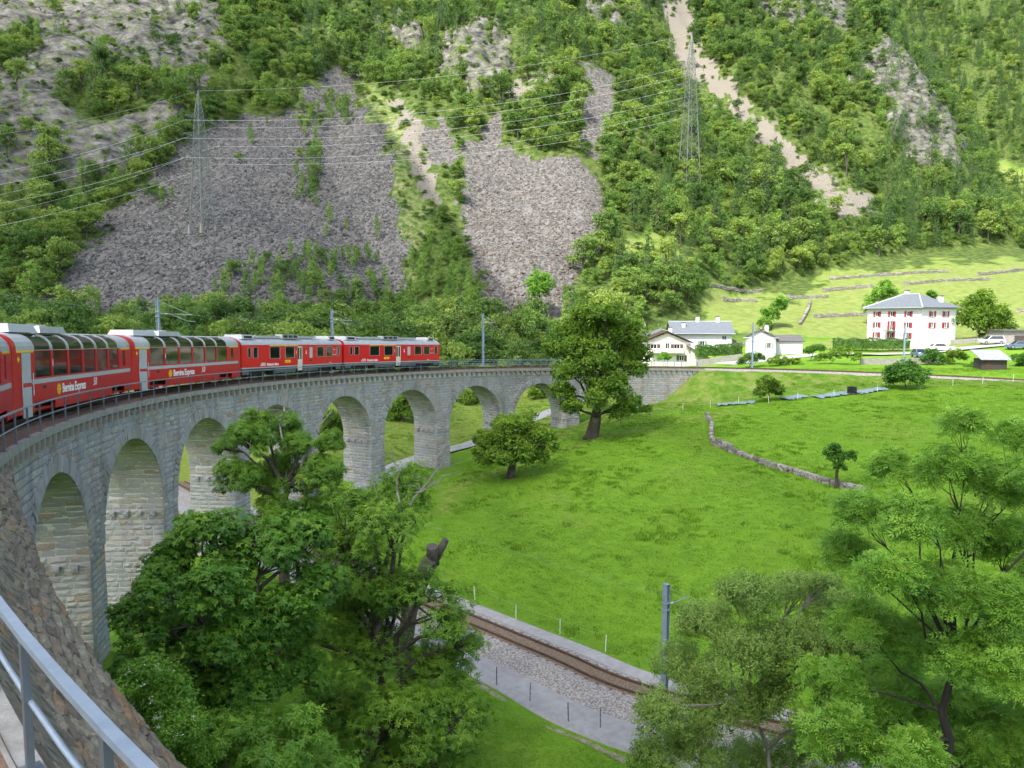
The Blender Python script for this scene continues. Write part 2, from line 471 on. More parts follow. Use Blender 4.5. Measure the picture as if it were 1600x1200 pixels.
def ground_material():
    m = bpy.data.materials.new('ground'); m.use_nodes = True; nt = m.node_tree; L = nt.links
    b = nt.nodes['Principled BSDF']; b.inputs['Roughness'].default_value = .9; b.inputs['Specular IOR Level'].default_value = .15
    tc = nd(nt, 'ShaderNodeTexCoord')
    def noise(sc, det=5, ro=.6):
        n = nd(nt, 'ShaderNodeTexNoise'); n.inputs['Scale'].default_value = sc; n.inputs['Detail'].default_value = det; n.inputs['Roughness'].default_value = ro
        L.new(tc.outputs['Object'], n.inputs['Vector']); return n.outputs[0]
    def ramp(f, stops):
        r = nd(nt, 'ShaderNodeValToRGB'); el = r.color_ramp.elements
        for i, (p, c) in enumerate(stops):
            e = el[i] if i < 2 else el.new(p)
            e.position = p; e.color = (*c, 1)
        L.new(f, r.inputs[0]); return r.outputs[0]
    def mix(f, a, c):
        x = nd(nt, 'ShaderNodeMix', data_type='RGBA')
        if isinstance(f, float): x.inputs[0].default_value = f
        else: L.new(f, x.inputs[0])
        L.new(a, x.inputs[6]); L.new(c, x.inputs[7]); return x.outputs[2]
    def att(n):
        a = nd(nt, 'ShaderNodeAttribute', attribute_name=n); return a.outputs['Fac']
    def sharp(f, lo=.3, hi=.7, n=None, amt=.5):
        if n is not None:
            ad = nd(nt, 'ShaderNodeMath', operation='MULTIPLY_ADD'); L.new(n, ad.inputs[0]); ad.inputs[1].default_value = amt
            sb = nd(nt, 'ShaderNodeMath', operation='SUBTRACT'); L.new(f, sb.inputs[0]); sb.inputs[1].default_value = amt * .5
            L.new(sb.outputs[0], ad.inputs[2]); f = ad.outputs[0]
        r = nd(nt, 'ShaderNodeMapRange', interpolation_type='SMOOTHSTEP'); r.inputs[1].default_value = lo; r.inputs[2].default_value = hi
        L.new(f, r.inputs[0]); return r.outputs[0]
    big = noise(.09, 4); mid = noise(.55, 5); fine = noise(5.5, 6, .7); vf = noise(22, 4, .7)
    g = ramp(mid, [(.30, (.095, .215, .014)), (.70, (.170, .315, .020))])
    g2 = ramp(fine, [(.30, (.085, .190, .013)), (.68, (.190, .340, .022))])
    g = mix(.55, g, g2)
    dry = ramp(fine, [(.3, (.14, .19, .035)), (.7, (.30, .32, .08))])
    g = mix(sharp(big, .52, .72), g, mix(.35, g, dry))
    bankc = ramp(mid, [(.36, (.050, .120, .016)), (.50, (.12, .18, .03)), (.64, (.24, .20, .10))])
    g = mix(sharp(att('bank'), .2, .8), g, mix(.6, g, bankc))
    soil = ramp(fine, [(.3, (.20, .16, .10)), (.7, (.42, .36, .27))])
    g = mix(att('trail'), g, dry)
    g = mix(sharp(att('path'), .45, .9, fine, .35), g, soil)
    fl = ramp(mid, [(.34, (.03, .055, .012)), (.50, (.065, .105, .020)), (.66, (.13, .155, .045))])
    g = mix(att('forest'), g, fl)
    tm = ramp(mid, [(.35, (.135, .190, .040)), (.65, (.215, .255, .070))])
    g = mix(att('green'), g, tm)
    pale = ramp(mid, [(.36, (.05, .095, .02)), (.5, (.12, .165, .04)), (.64, (.23, .215, .12))])
    g = mix(sharp(att('pale'), .2, .8, fine, .7), g, pale)
    vo = nd(nt, 'ShaderNodeTexVoronoi'); vo.inputs['Scale'].default_value = 1.3; L.new(tc.outputs['Object'], vo.inputs['Vector'])
    bw = nd(nt, 'ShaderNodeRGBToBW'); L.new(vo.outputs['Color'], bw.inputs[0])
    scr = ramp(bw.outputs[0], [(.1, (.06, .057, .053)), (.9, (.18, .172, .16))])
    g = mix(sharp(att('scree'), .25, .75, mid, .6), g, scr)
    bare = ramp(fine, [(.3, (.09, .095, .06)), (.46, (.19, .172, .14)), (.7, (.27, .247, .21))])
    g = mix(sharp(att('bare'), .25, .75, mid, .7), g, bare)
    # rock: tilted strata
    mp = nd(nt, 'ShaderNodeMapping'); mp.inputs['Rotation'].default_value = (.4, .5, .2); mp.inputs['Scale'].default_value = (.22, .16, .42)
    L.new(tc.outputs['Object'], mp.inputs['Vector'])
    sn = nd(nt, 'ShaderNodeTexNoise'); sn.inputs['Scale'].default_value = 1.0; sn.inputs['Detail'].default_value = 8; sn.inputs['Roughness'].default_value = .7
    L.new(mp.outputs[0], sn.inputs['Vector'])
    rk = ramp(sn.outputs[0], [(.38, (.030, .029, .028)), (.5, (.115, .110, .103)), (.64, (.235, .222, .205))])
    moss = ramp(fine, [(.35, (.05, .09, .02)), (.65, (.16, .20, .05))])
    rk = mix(sharp(mid, .52, .62), rk, moss)
    g = mix(sharp(att('rock'), .2, .6, mid, .5), g, rk)
    L.new(g, b.inputs['Base Color'])
    ad = nd(nt, 'ShaderNodeMath', operation='ADD'); L.new(fine, ad.inputs[0]); L.new(sn.outputs[0], ad.inputs[1])
    bp = nd(nt, 'ShaderNodeBump'); bp.inputs['Strength'].default_value = .8; bp.inputs['Distance'].default_value = .22
    L.new(ad.outputs[0], bp.inputs['Height']); L.new(bp.outputs[0], b.inputs['Normal'])
    MATS['ground'] = m
ground_material()
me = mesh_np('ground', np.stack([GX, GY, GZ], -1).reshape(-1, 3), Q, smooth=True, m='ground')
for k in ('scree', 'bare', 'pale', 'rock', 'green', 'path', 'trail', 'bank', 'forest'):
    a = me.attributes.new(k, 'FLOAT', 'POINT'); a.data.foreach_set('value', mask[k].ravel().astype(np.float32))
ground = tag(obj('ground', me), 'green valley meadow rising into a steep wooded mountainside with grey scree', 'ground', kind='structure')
# terrain sampler on the built mesh (bilinear)
def GH(x, y):
    x = np.asarray(x, float); y = np.asarray(y, float)
    i = np.clip(np.searchsorted(gx, x) - 1, 0, len(gx) - 2); j = np.clip(np.searchsorted(gy, y) - 1, 0, len(gy) - 2)
    fx = np.clip((x - gx[i]) / (gx[i + 1] - gx[i]), 0, 1); fy = np.clip((y - gy[j]) / (gy[j + 1] - gy[j]), 0, 1)
    return (GZ[j, i] * (1 - fx) + GZ[j, i + 1] * fx) * (1 - fy) + (GZ[j + 1, i] * (1 - fx) + GZ[j + 1, i + 1] * fx) * fy
def gz(x, y): return float(GH(np.array([x]), np.array([y]))[0])
def MASK(k, x, y):
    i = np.clip(np.searchsorted(gx, x) - 1, 0, len(gx) - 2); j = np.clip(np.searchsorted(gy, y) - 1, 0, len(gy) - 2)
    return mask[k][j, i]

# ------------------------------------------------------------------ the cloud whose shadow lies on the near half of the valley
mat('cloud_vapour', (.99, .99, .99), rough=1, spec=0, transl=.97)
nt = MATS['cloud_vapour'].node_tree
mo = nt.nodes['Material Output']; old = mo.inputs[0].links[0].from_socket
tp = nd(nt, 'ShaderNodeBsdfTransparent'); mx = nd(nt, 'ShaderNodeMixShader'); # a thin veil: some sun comes straight through, more towards the frayed rim
ea = nd(nt, 'ShaderNodeAttribute', attribute_name='rim'); em = nd(nt, 'ShaderNodeMapRange'); em.inputs[3].default_value = .34; em.inputs[4].default_value = 1.0
nt.links.new(ea.outputs['Fac'], em.inputs[0]); nt.links.new(em.outputs[0], mx.inputs[0])
nt.links.new(old, mx.inputs[1]); nt.links.new(tp.outputs[0], mx.inputs[2]); nt.links.new(mx.outputs[0], mo.inputs[0])
def cloud():
    edge = [hit(*p) for p in ((385, 4), (425, 60), (470, 150), (520, 240), (570, 350), (620, 460))] + [Vector((-6, 148, -8)), Vector((40, 122, -9)), Vector((75, 118, -9)), Vector((130, 112, -9))]
    HC = 235.0
    top = []
    for p in edge:
        t = (HC - p.z) / TOSUN.z; q = p + TOSUN * t; top.append((q.x, q.y))
    gsh = TOSUN * ((HC + 12) / TOSUN.z)
    rest = [(420, 95), (820, 60), (760, -330), (420, -480), (-40, -400), (-330, -250), (-460, 0), (-480, 280), (-360, 420)]  # unseen outline beyond the shadow edge, stretched to add glow from behind and right
    poly = top + [(x + gsh.x, y + gsh.y) for x, y in rest]
    pa = np.array(poly); c = np.array([30 + gsh.x, -130 + gsh.y]); pa = c + (pa - c) * 1.06
    n = len(pa); K = 12; ring = []
    for i in range(n):
        for k in range(K):
            ring.append(pa[i] * (1 - k / K) + pa[(i + 1) % n] * (k / K))
    ring = np.array(ring); NR = len(ring)
    V = []; Fc = []
    prof = [(0.02, 1), (.25, 1), (.5, 1), (.72, 1), (.8, 1), (.88, .9), (.96, .6), (1.0, 0), (.96, -.35), (.86, -.5), (.78, -.5), (.6, -.5), (.3, -.5), (.02, -.5)]
    for (f, h) in prof:
        p = c + (ring - c) * f
        bump = fbm(p[:, 0] / 55, p[:, 1] / 55, 3 if h > 0 else 8, 4)
        edgej = (fbm(p[:, 0] / 30, p[:, 1] / 30, 12, 3) - .5)[:, None] * 26 * f
        pj = p + (p - c) / (np.linalg.norm(p - c, axis=1)[:, None] + 1e-6) * edgej
        z = HC + h * (14 + 46 * bump * (1 if h > 0 else .45))
        V.append(np.c_[pj, z])
    for r in range(len(prof) - 1):
        a = np.arange(NR) + r * NR; b2 = (np.arange(NR) + 1) % NR + r * NR
        Fc.append(np.stack([a, b2, b2 + NR, a + NR], -1))
    cme = mesh_np('cloud', np.concatenate(V), np.concatenate(Fc), smooth=True, m='cloud_vapour')
    a = cme.attributes.new('rim', 'FLOAT', 'POINT'); a.data.foreach_set('value', np.repeat([float(np.clip((f - .66) / .32, 0, 1)) for f, _ in prof], NR).astype(np.float32))
    o = obj('cloud', cme)
    tag(o, 'unseen white cloud, widened for its glow, over the near side of the valley', 'cloud', kind='structure')
cloud()
# ------------------------------------------------------------------ viaduct
stone_ramp = [tuple(min(.64, c * k) for c, k in zip(q, (1.01, 1.0, .97))) for q in [(.30, .31, .315), (.40, .405, .40), (.25, .265, .275), (.44, .43, .405), (.34, .335, .325), (.47, .45, .40), (.40, .31, .20), (.30, .18, .10)]]
mat('granite', (.4, .4, .4), rough=.85, tint=stone_ramp, noise=(9, (.26, .26, .26), .34), bump=.7, bscale=14, spec=.25)
mat('mortar', (.60, .585, .55), rough=.95, noise=(6, (.46, .45, .42), .2), spec=.1)
mat('concrete', (.31, .30, .27), rough=.9, noise=(3, (.21, .20, .17), .16), bump=.3, bscale=20, spec=.2)
mat('walkway', (.235, .150, .105), rough=.95, noise=(5, (.15, .10, .075), .2), bump=.5, bscale=30, spec=.1)
mat('dark_ballast', (.16, .125, .10), rough=.95, noise=(14, (.07, .055, .045), .15), bump=1, bscale=25, spec=.1)
mat('ballast', (.40, .375, .34), rough=.95, noise=(9, (.17, .15, .13), .10), bump=1, bscale=18, spec=.1)
mat('rust_ballast', (.25, .195, .145), rough=.95, noise=(10, (.13, .085, .05), .12), bump=1, bscale=18, spec=.1)
mat('gravel', (.36, .35, .335), rough=.95, noise=(2.2, (.26, .25, .235), .2), bump=.5, bscale=30, spec=.1)
mat('steel_rail', (.075, .05, .038), rough=.55, metal=.2, noise=(4, (.13, .085, .055)))
mat('sleeper_steel', (.10, .075, .06), rough=.8)
mat('rail_paint', (.165, .195, .225), rough=.42, metal=.55, noise=(3, (.12, .14, .165), .2))
mat('galvanised', (.34, .40, .47), rough=.45, metal=.5, noise=(6, (.26, .32, .39), .2))
# rain streaks down the masonry
nt = MATS['granite'].node_tree; pb = nt.nodes['Principled BSDF']; cs = pb.inputs['Base Color'].links[0].from_socket
tcn = nd(nt, 'ShaderNodeTexCoord'); mpn = nd(nt, 'ShaderNodeMapping'); mpn.inputs['Scale'].default_value = (.55, .55, .10); nt.links.new(tcn.outputs['Object'], mpn.inputs[0])
nn = nd(nt, 'ShaderNodeTexNoise'); nn.inputs['Scale'].default_value = 1.6; nn.inputs['Detail'].default_value = 5; nt.links.new(mpn.outputs[0], nn.inputs['Vector'])
mrn = nd(nt, 'ShaderNodeMapRange'); mrn.inputs[1].default_value = .50; mrn.inputs[2].default_value = .72; mrn.inputs[4].default_value = .55; nt.links.new(nn.outputs[0], mrn.inputs[0])
mxn = nd(nt, 'ShaderNodeMix', data_type='RGBA'); mxn.inputs[7].default_value = (.13, .125, .11, 1); nt.links.new(mrn.outputs[0], mxn.inputs[0]); nt.links.new(cs, mxn.inputs[6]); nt.links.new(mxn.outputs[2], pb.inputs['Base Color'])
NA, SC0, DS, RA, CROWN = 9, 35.3, 11.33, 4.6, -2.0
SPR = CROWN - RA
centers = [SC0 + DS * k for k in range(NA)]
SV0, SV1 = 22.0, 142.3
FI, FO = 0.30, 4.0
def bat(dz): return 0.03 * max(0.0, SPR - dz)
def gdz(s, off=FI):
    p = arc(s, off); return gz(p.x, p.y) - zd(s)
via = empty('stone_viaduct', arc(82, 2, -12))
tag(via, 'long curved viaduct of grey granite blocks with nine round arches', 'viaduct')
VINV = Matrix.Translation(-via.location)
def place(o):      # children keep world coordinates
    o.parent = via; o.matrix_parent_inverse = VINV; return o
# mortar core
def core():
    mb = MB()
    bs = set(np.arange(SV0, SV1 + .01, .9))
    for c in centers:
        for t in np.linspace(-1, 1, 29): bs.add(round(c + RA * math.sin(t * math.pi / 2), 4))
    bs = sorted(bs)
    def low(s):
        for c in centers:
            if abs(s - c) < RA: return SPR + math.sqrt(max(0, RA * RA - (s - c) ** 2))
        return None
    gmin = [min(gdz(s, 0.3), gdz(s, 4.0)) - 1.2 for s in bs]
    for i in range(len(bs) - 1):
        a, b = bs[i], bs[i + 1]; mid = (a + b) / 2
        if low(mid) is not None:
            la = SPR + math.sqrt(max(0, RA * RA - min((a - c) ** 2 for c in centers))); lb = SPR + math.sqrt(max(0, RA * RA - min((b - c) ** 2 for c in centers)))
        else: la, lb = gmin[i], gmin[i + 1]
        for off in (FI + .03, FO - .03):
            mb.add([arc(a, off, la), arc(b, off, lb), arc(b, off, -.2), arc(a, off, -.2)], [(0, 1, 2, 3)])
    for k, c in enumerate(centers):
        prof = []
        g0 = gdz(c - RA) - 1.5; g1 = gdz(c + RA) - 1.5
        prof.append((c - RA + bat(g0), g0)); prof.append((c - RA, SPR))
        for t in np.linspace(math.pi, 0, 25)[1:-1]: prof.append((c + RA * math.cos(t), SPR + RA * math.sin(t)))
        prof.append((c + RA, SPR)); prof.append((c + RA - bat(g1), g1))
        for (s0, d0), (s1, d1) in zip(prof[:-1], prof[1:]):
            mb.add([arc(s0, FI + .03, d0), arc(s1, FI + .03, d1), arc(s1, FO - .03, d1), arc(s0, FO - .03, d0)], [(0, 1, 2, 3)])
    place(mb.build('masonry_core', 'mortar'))
core()
def block(fm, u0, u1, v0, v1, g=.016, pro=.02, bulge=.03, back=-.06, r=random):
    j = lambda a: r.uniform(-a, a)
    a, b, c, d = u0 + g, u1 - g, v0 + g, v1 - g
    h = [pro + j(.012) for _ in range(4)]
    q = .010
    V = [fm(a + j(q), c + j(q), h[0]), fm(b + j(q), c + j(q), h[1]), fm(b + j(q), d + j(q), h[2]), fm(a + j(q), d + j(q), h[3]),
         fm(a * .66 + b * .34 + j(.05), (c + d) / 2 + j(.05), pro + bulge + j(.02)), fm(a * .34 + b * .66 + j(.05), (c + d) / 2 + j(.05), pro + bulge + j(.02)),
         fm(a, c, back), fm(b, c, back), fm(b, d, back), fm(a, d, back)]
    Fc = [(0, 1, 5, 4), (1, 2, 5), (2, 3, 4, 5), (3, 0, 4), (0, 6, 7, 1), (1, 7, 8, 2), (2, 8, 9, 3), (3, 9, 6, 0)]
    return V, Fc
def tint_pick(r=random):
    t = r.random()
    return r.uniform(0, .66) if t < .74 else (r.uniform(.66, .86) if t < .93 else r.uniform(.86, 1))
blocks = []   # (rank, V, F, tint)
rb = random.Random(11)
hidden_px = [(170, 1000), (240, 830), (330, 680), (420, 640), (545, 660), (545, 740), (680, 740), (740, 980), (760, 1200), (150, 1200)]
def rank(V, area, face):
    c = V[4]; x, y = pix(c.x, c.y, c.z); x = float(x); y = float(y)
    if not (0 < x < 1600 and 0 < y < 1200): return 0
    if inpoly(np.array([x]), np.array([y]), hidden_px)[0]: return 0
    return area / (c.length ** 2) * face
fmf = lambda u, v, h: arc(u, FI - h, v)
v = -0.74
while v > -15:
    ch = rb.uniform(.27, .37); v0, v1 = v - ch, v
    iv = []
    if v1 > SPR:
        ex = [(c - math.sqrt(max(0, 5.25 ** 2 - (v1 - SPR) ** 2)), c + math.sqrt(max(0, 5.25 ** 2 - (v1 - SPR) ** 2))) for c in centers if abs(v1 - SPR) < 5.25]
        cur = SV0
        for a, b in ex:
            if a > cur: iv.append((cur, a))
            cur = max(cur, b)
        iv.append((cur, SV1 - .3))
    else:
        bt = bat(v0)
        iv.append((SV0, centers[0] - RA + bt))
        for a, b in zip(centers[:-1], centers[1:]): iv.append((a + RA - bt, b - RA + bt))
        iv.append((centers[-1] + RA - bt, SV1 - .3))
    for a, b in iv:
        L = b - a
        if L < .12: continue
        n = max(1, round(L / .68)); ws = np.array([rb.uniform(.6, 1.4) for _ in range(n)]); ws = np.cumsum(ws / ws.sum() * L) + a
        p = a
        for w in ws:
            m = (p + w) / 2
            if v1 > gdz(m) - .3:
                V, Fc = block(fmf, p, w, v0, v1, pro=.02, bulge=rb.uniform(.02, .05), r=rb)
                blocks.append((rank(V, (w - p) * ch, 1.0), V, Fc, tint_pick(rb)))
            p = w
    v = v0
# inner sides of the arches: pier flanks and barrel
for k, c in enumerate(centers):
    for sd in (-1, 1):
        v = SPR
        g = min(gdz(c + sd * RA, 0.5), gdz(c + sd * RA, 3.8)) - .4
        while v > g:
            ch = rb.uniform(.27, .37); v0, v1 = v - ch, v
            fm = lambda u, vv, h: arc(c + sd * (RA - bat(vv) - h), u, vv)
            p = FI - .02
            while p < FO:
                w = min(FO, p + rb.uniform(.35, .95));
                if FO - w < .3: w = FO
                V, Fc = block(fm, p, w, v0, v1, pro=.02, bulge=rb.uniform(.02, .07), r=rb)
                blocks.append((rank(V, (w - p) * ch, .55 if sd > 0 else 0), V, Fc, tint_pick(rb)))
                p = w
            v = v0
        # bearing stones left for the arch centring
        for i in range(4):
            fm2 = lambda u, vv, h: arc(c + sd * (RA - bat(vv) - h), u, vv)
            u0 = .75 + i * .8
            V, Fc = block(fm2, u0, u0 + .34, SPR - .75, SPR - .42, pro=.22, bulge=.05, r=rb)
            blocks.append((0, V, Fc, rb.uniform(.2, .4)))
    nb = 44
    for i in range(nb):
        t0, t1 = math.pi * i / nb, math.pi * (i + 1) / nb
        fm = lambda u, vv, h: arc(c + (RA - h) * math.cos(vv), u, SPR + (RA - h) * math.sin(vv))
        p = FI + .02
        while p < FO:
            w = min(FO, p + rb.uniform(.5, 1.1))
            if FO - w < .3: w = FO
            V, Fc = block(fm, p, w, t0, t1, g=.004, pro=.012, bulge=.015, r=rb)
            blocks.append((0, V, Fc, tint_pick(rb)))
            p = w
def emit(blocks, nobj, name, stuffname, m, parent_fn):
    blocks.sort(key=lambda b: -b[0])
    k = 0
    while k < min(nobj, len(blocks)) and blocks[k][0] > 0:
        _, V, Fc, t = blocks[k]
        me = bpy.data.meshes.new(name); me.from_pydata([tuple(p) for p in V], [], Fc); setm(me, m)
        a = me.attributes.new('tint', 'FLOAT', 'POINT'); a.data.foreach_set('value', [t] * len(V))
        parent_fn(obj(name, me)); k += 1
    mb = MB()
    for _, V, Fc, t in blocks[k:]: mb.add(V, Fc, 0, t)
    if mb.v: tag(parent_fn(mb.build(stuffname, m)), kind='stuff')
emit(blocks, 300, 'stone_block', 'stone_block_courses', 'granite', place)
# voussoirs
vs_list = []
for k, c in enumerate(centers):
    nb = 44
    for i in range(nb):
        t0, t1 = math.pi * i / nb, math.pi * (i + 1) / nb
        ro = 5.32 + rb.uniform(-.06, .09)
        fm = lambda u, vv, h: arc(c + u * math.cos(vv), FI - h, SPR + u * math.sin(vv))
        V, Fc = block(fm, RA, ro, t0, t1, g=.0048, pro=.085, bulge=.02, r=rb)
        # keep the wedge's own thickness joint in metres at both ends
        vs_list.append((rank(V, .3, 1), V, Fc, rb.uniform(0, .66) if rb.random() < .9 else rb.uniform(.7, .95)))
emit(vs_list, 300, 'voussoir', 'voussoir_rings', 'granite', place)
# deck
def sweep(prof, s0, s1, ds, mb=None, mi=0, closed=True):
    mb = mb or MB()
    n = max(1, int(round((s1 - s0) / ds))); np_ = len(prof)
    vs = []; fs = []
    for i in range(n + 1):
        s = s0 + (s1 - s0) * i / n
        for o, dz in prof: vs.append(arc(s, o, dz))
    for i in range(n):
        for k in range(np_ if closed else np_ - 1):
            a = i * np_ + k; b = i * np_ + (k + 1) % np_
            fs.append((a, b, b + np_, a + np_))
    if closed: fs += [tuple(range(np_)), tuple(range(n * np_ + np_ - 1, n * np_ - 1, -1))]
    return mb.add(vs, fs, mi)
place(sweep([(0, -.28), (0, 0), (.2, 0), (.2, -.05), (4.1, -.05), (4.1, 0), (4.3, 0), (4.3, -.28)], -9, SV1, 1.2).build('deck_slab', 'concrete'))
place(sweep([(.2, -.046), (.2, -.012), (.98, .0), (.98, -.046)], -9, SV1, 1.2).build('walkway', 'walkway'))
place(sweep([(.985, -.045), (1.1, .06), (3.1, .06), (3.4, -.045)], -9, SV1, 1.2, closed=False).build('ballast_bed', 'dark_ballast'))
cm = MB().box((0, 0, 0), (.11, .34, .42), taper=1.0).mesh('corbel', 'concrete')
s = 22.6
while s < SV1 - .3:
    o = obj('corbel', cm); o.location = arc(s, .155, -.495); o.rotation_euler = (0, 0, heading(s)); place(o)
    s += .86
# ------------------------------------------------------------------ guard railings
def railing(off, s0, s1, label, sp=1.9, h=1.08, z0=0.0, near=False):
    g = empty('guard_railing', arc((s0 + s1) / 2, off))
    tag(g, label, 'railing')
    inv = Matrix.Translation(-g.location)
    pm = MB().box((0, 0, h / 2 - .02), (.085, .05, h - .06)).box((0, 0, .012), (.2, .16, .02)).mesh('post', 'rail_paint')
    n = int((s1 - s0) / sp)
    for i in range(n + 1):
        o = obj('post', pm, loc=arc(s0 + i * sp, off, z0), rot=(0, 0, heading(s0 + i * sp))); o.parent = g; o.matrix_parent_inverse = inv
    e = s0 + n * sp
    o = sweep([(off - .035, z0 + h - .05), (off + .035, z0 + h - .05), (off + .035, z0 + h), (off - .035, z0 + h)], s0 - .1, e + .1, .95).build('top_rail', 'galvanised'); o.parent = g; o.matrix_parent_inverse = inv
    mb = MB(); mb.tube([arc(s0 + k * .95, off - .02, z0 + .55) for k in range(int((e - s0) / .95) + 1)], .022, 8)
    o = mb.build('middle_rail', 'galvanised', smooth=True); o.parent = g; o.matrix_parent_inverse = inv
railing(.10, -7.1, SV1 - .4, 'grey steel railing along the meadow side of the viaduct deck')
railing(4.2, 24, SV1 - .4, 'thin grey railing along the mountain side of the viaduct deck', sp=2.2)

# ------------------------------------------------------------------ upper track
trk = empty('railway_track', arc(100, TRK)); tag(trk, 'narrow gauge track curving over the viaduct and on past the houses', 'track')
tinv = Matrix.Translation(-trk.location)
def tplace(o): o.parent = trk; o.matrix_parent_inverse = tinv; return o
for d in (-.5, .5):
    c = TRK + d
    tplace(sweep([(c - .06, .07), (c + .06, .07), (c + .035, .10), (c + .012, .12), (c + .032, .17), (c + .032, .21), (c - .032, .21), (c - .032, .17), (c - .012, .12), (c - .035, .10)], -6, 262, 1.3).build('rail', 'steel_rail'))
sm = MB().box((0, 0, 0), (.22, 1.9, .09)).mesh('sleeper', 'sleeper_steel')
s = 84.0
while s < 250:
    tplace(obj('sleeper', sm, loc=arc(s, TRK, .045 + (.0 if s < SV1 else .02)), rot=(0, 0, heading(s)))); s += .72
tplace(sweep([(TRK - 2.75, -.42), (TRK - 1.7, .05), (TRK + 1.7, .05), (TRK + 2.75, -.42)], SV1 + .01, 262, 1.3, closed=False).build('ballast_bed', 'ballast'))
tplace(sweep([(TRK - .85, .055), (TRK + .85, .055)], SV1 + .02, 262, 1.3, closed=False).build('ballast_centre', 'rust_ballast'))

# ------------------------------------------------------------------ lower track with its gravel paths
ltr = empty('railway_track', LT[35]); tag(ltr, 'lower single track in pale ballast running in under the viaduct', 'track')
linv = Matrix.Translation(-ltr.location)
def lplace(o): o.parent = ltr; o.matrix_parent_inverse = linv; return o
def ribbon(pts, prof, mi=0, closed=False):
    mb = MB(); n = len(pts); k = len(prof); vs = []; fs = []
    for i in range(n):
        d = (pts[min(i + 1, n - 1)] - pts[max(i - 1, 0)]); d.z = 0; d.normalize(); l = Vector((-d.y, d.x, 0))
        for o, z in prof: vs.append(pts[i] + l * o + Vector((0, 0, z)))
    for i in range(n - 1):
        for j in range(k if closed else k - 1):
            a = i * k + j; b = i * k + (j + 1) % k; fs.append((a, b, b + k, a + k))
    return mb.add(vs, fs)
# LT runs from the left (far) to the right (near): its left hand is the meadow side
lplace(ribbon(LT, [(-2.6, -.36), (-1.35, -.02), (1.1, -.02), (1.7, -.34)]).build('ballast_bed', 'ballast'))
lplace(ribbon(LT, [(-.78, -.012), (.78, -.012)]).build('ballast_centre', 'rust_ballast'))
for d in (-.5, .5):
    lplace(ribbon(LT, [(d - .05, -.01), (d - .035, .12), (d + .035, .12), (d + .05, -.01)]).build('rail', 'steel_rail'))
sl2 = MB().box((0, 0, 0), (.2, 1.8, .05)).mesh('sleeper', 'sleeper_steel')
acc = 0
for i in range(24, 78):
    a, b = LT[i], LT[i + 1]; L = (b - a).length; ang = math.atan2(b.y - a.y, b.x - a.x)
    while acc < L:
        lplace(obj('sleeper', sl2, loc=a + (b - a) * (acc / L) + Vector((0, 0, -.042)), rot=(0, 0, ang))); acc += .75
    acc -= L
o = ribbon(LT, [(-5.1, -.66), (-4.6, -.35), (-3.2, -.29), (-2.55, -.352)]).build('gravel_path', 'gravel')
tag(o, 'grey gravel service path along the near side of the lower track', 'path', kind='structure')
o = ribbon(LT, [(1.65, -.325), (2.0, -.29), (2.6, -.30), (3.1, -.55)]).build('gravel_path', 'gravel')
tag(o, 'narrow grey gravel strip between the lower track and the meadow', 'path', kind='structure')

# ------------------------------------------------------------------ rubble retaining wall below the near railing
rub = [(.13, .11, .09), (.19, .155, .12), (.25, .21, .15), (.34, .31, .22), (.22, .20, .165), (.29, .24, .16), (.38, .35, .26), (.33, .20, .10)]
mat('rubble', (.3, .25, .2), rough=.92, tint=rub, noise=(5, (.15, .12, .09), .22), bump=1.0, bscale=9, spec=.15)
mat('rubble_mortar', (.26, .23, .18), rough=.95, noise=(4, (.07, .06, .05), .16), bump=1, bscale=8, spec=.1)
def wmax(s): return 2.75 * min(1.12, max(.03, (27.2 - s) / 14.5))
def wall_pt(s, t, h=0.0):
    """t runs down the wall face from the deck edge"""
    W = wmax(s); L1 = W * 1.52
    if t < L1:
        w = t / 1.52; dz = -.40 - 1.15 * w; nx, nz = .755, .656
    else:
        e = t - L1; w = W + .07 * e; dz = -.40 - 1.15 * W - e; nx, nz = 1.0, .05
    k = 1 - float(sst(17.0, 24.0, s))
    return arc(s, -(w - .17 * k + nx * h), dz + .42 * k * max(0.0, 1 - t / 1.2) + nz * h)
rw = empty('retaining_wall', arc(12, -2, -8)); tag(rw, 'rough sloping rubble stone wall below the nearest railing', 'wall')
rinv = Matrix.Translation(-rw.location)
def rplace(o): o.parent = rw; o.matrix_parent_inverse = rinv; return o
mb = MB(); ss = np.linspace(-8, 27.1, 44)
for a, b in zip(ss[:-1], ss[1:]):
    ts_a = [0, wmax(a) * .5, wmax(a) * 1.0, wmax(a) * 1.52, wmax(a) * 1.52 + 4, wmax(a) * 1.52 + 14]; ts_b = [0, wmax(b) * .5, wmax(b) * 1.0, wmax(b) * 1.52, wmax(b) * 1.52 + 4, wmax(b) * 1.52 + 14]
    for k in range(5):
        mb.add([wall_pt(a, ts_a[k]), wall_pt(b, ts_b[k]), wall_pt(b, ts_b[k + 1]), wall_pt(a, ts_a[k + 1])], [(0, 1, 2, 3)])
rplace(mb.build('wall_core', 'rubble_mortar'))
rs = random.Random(5)
stones = []
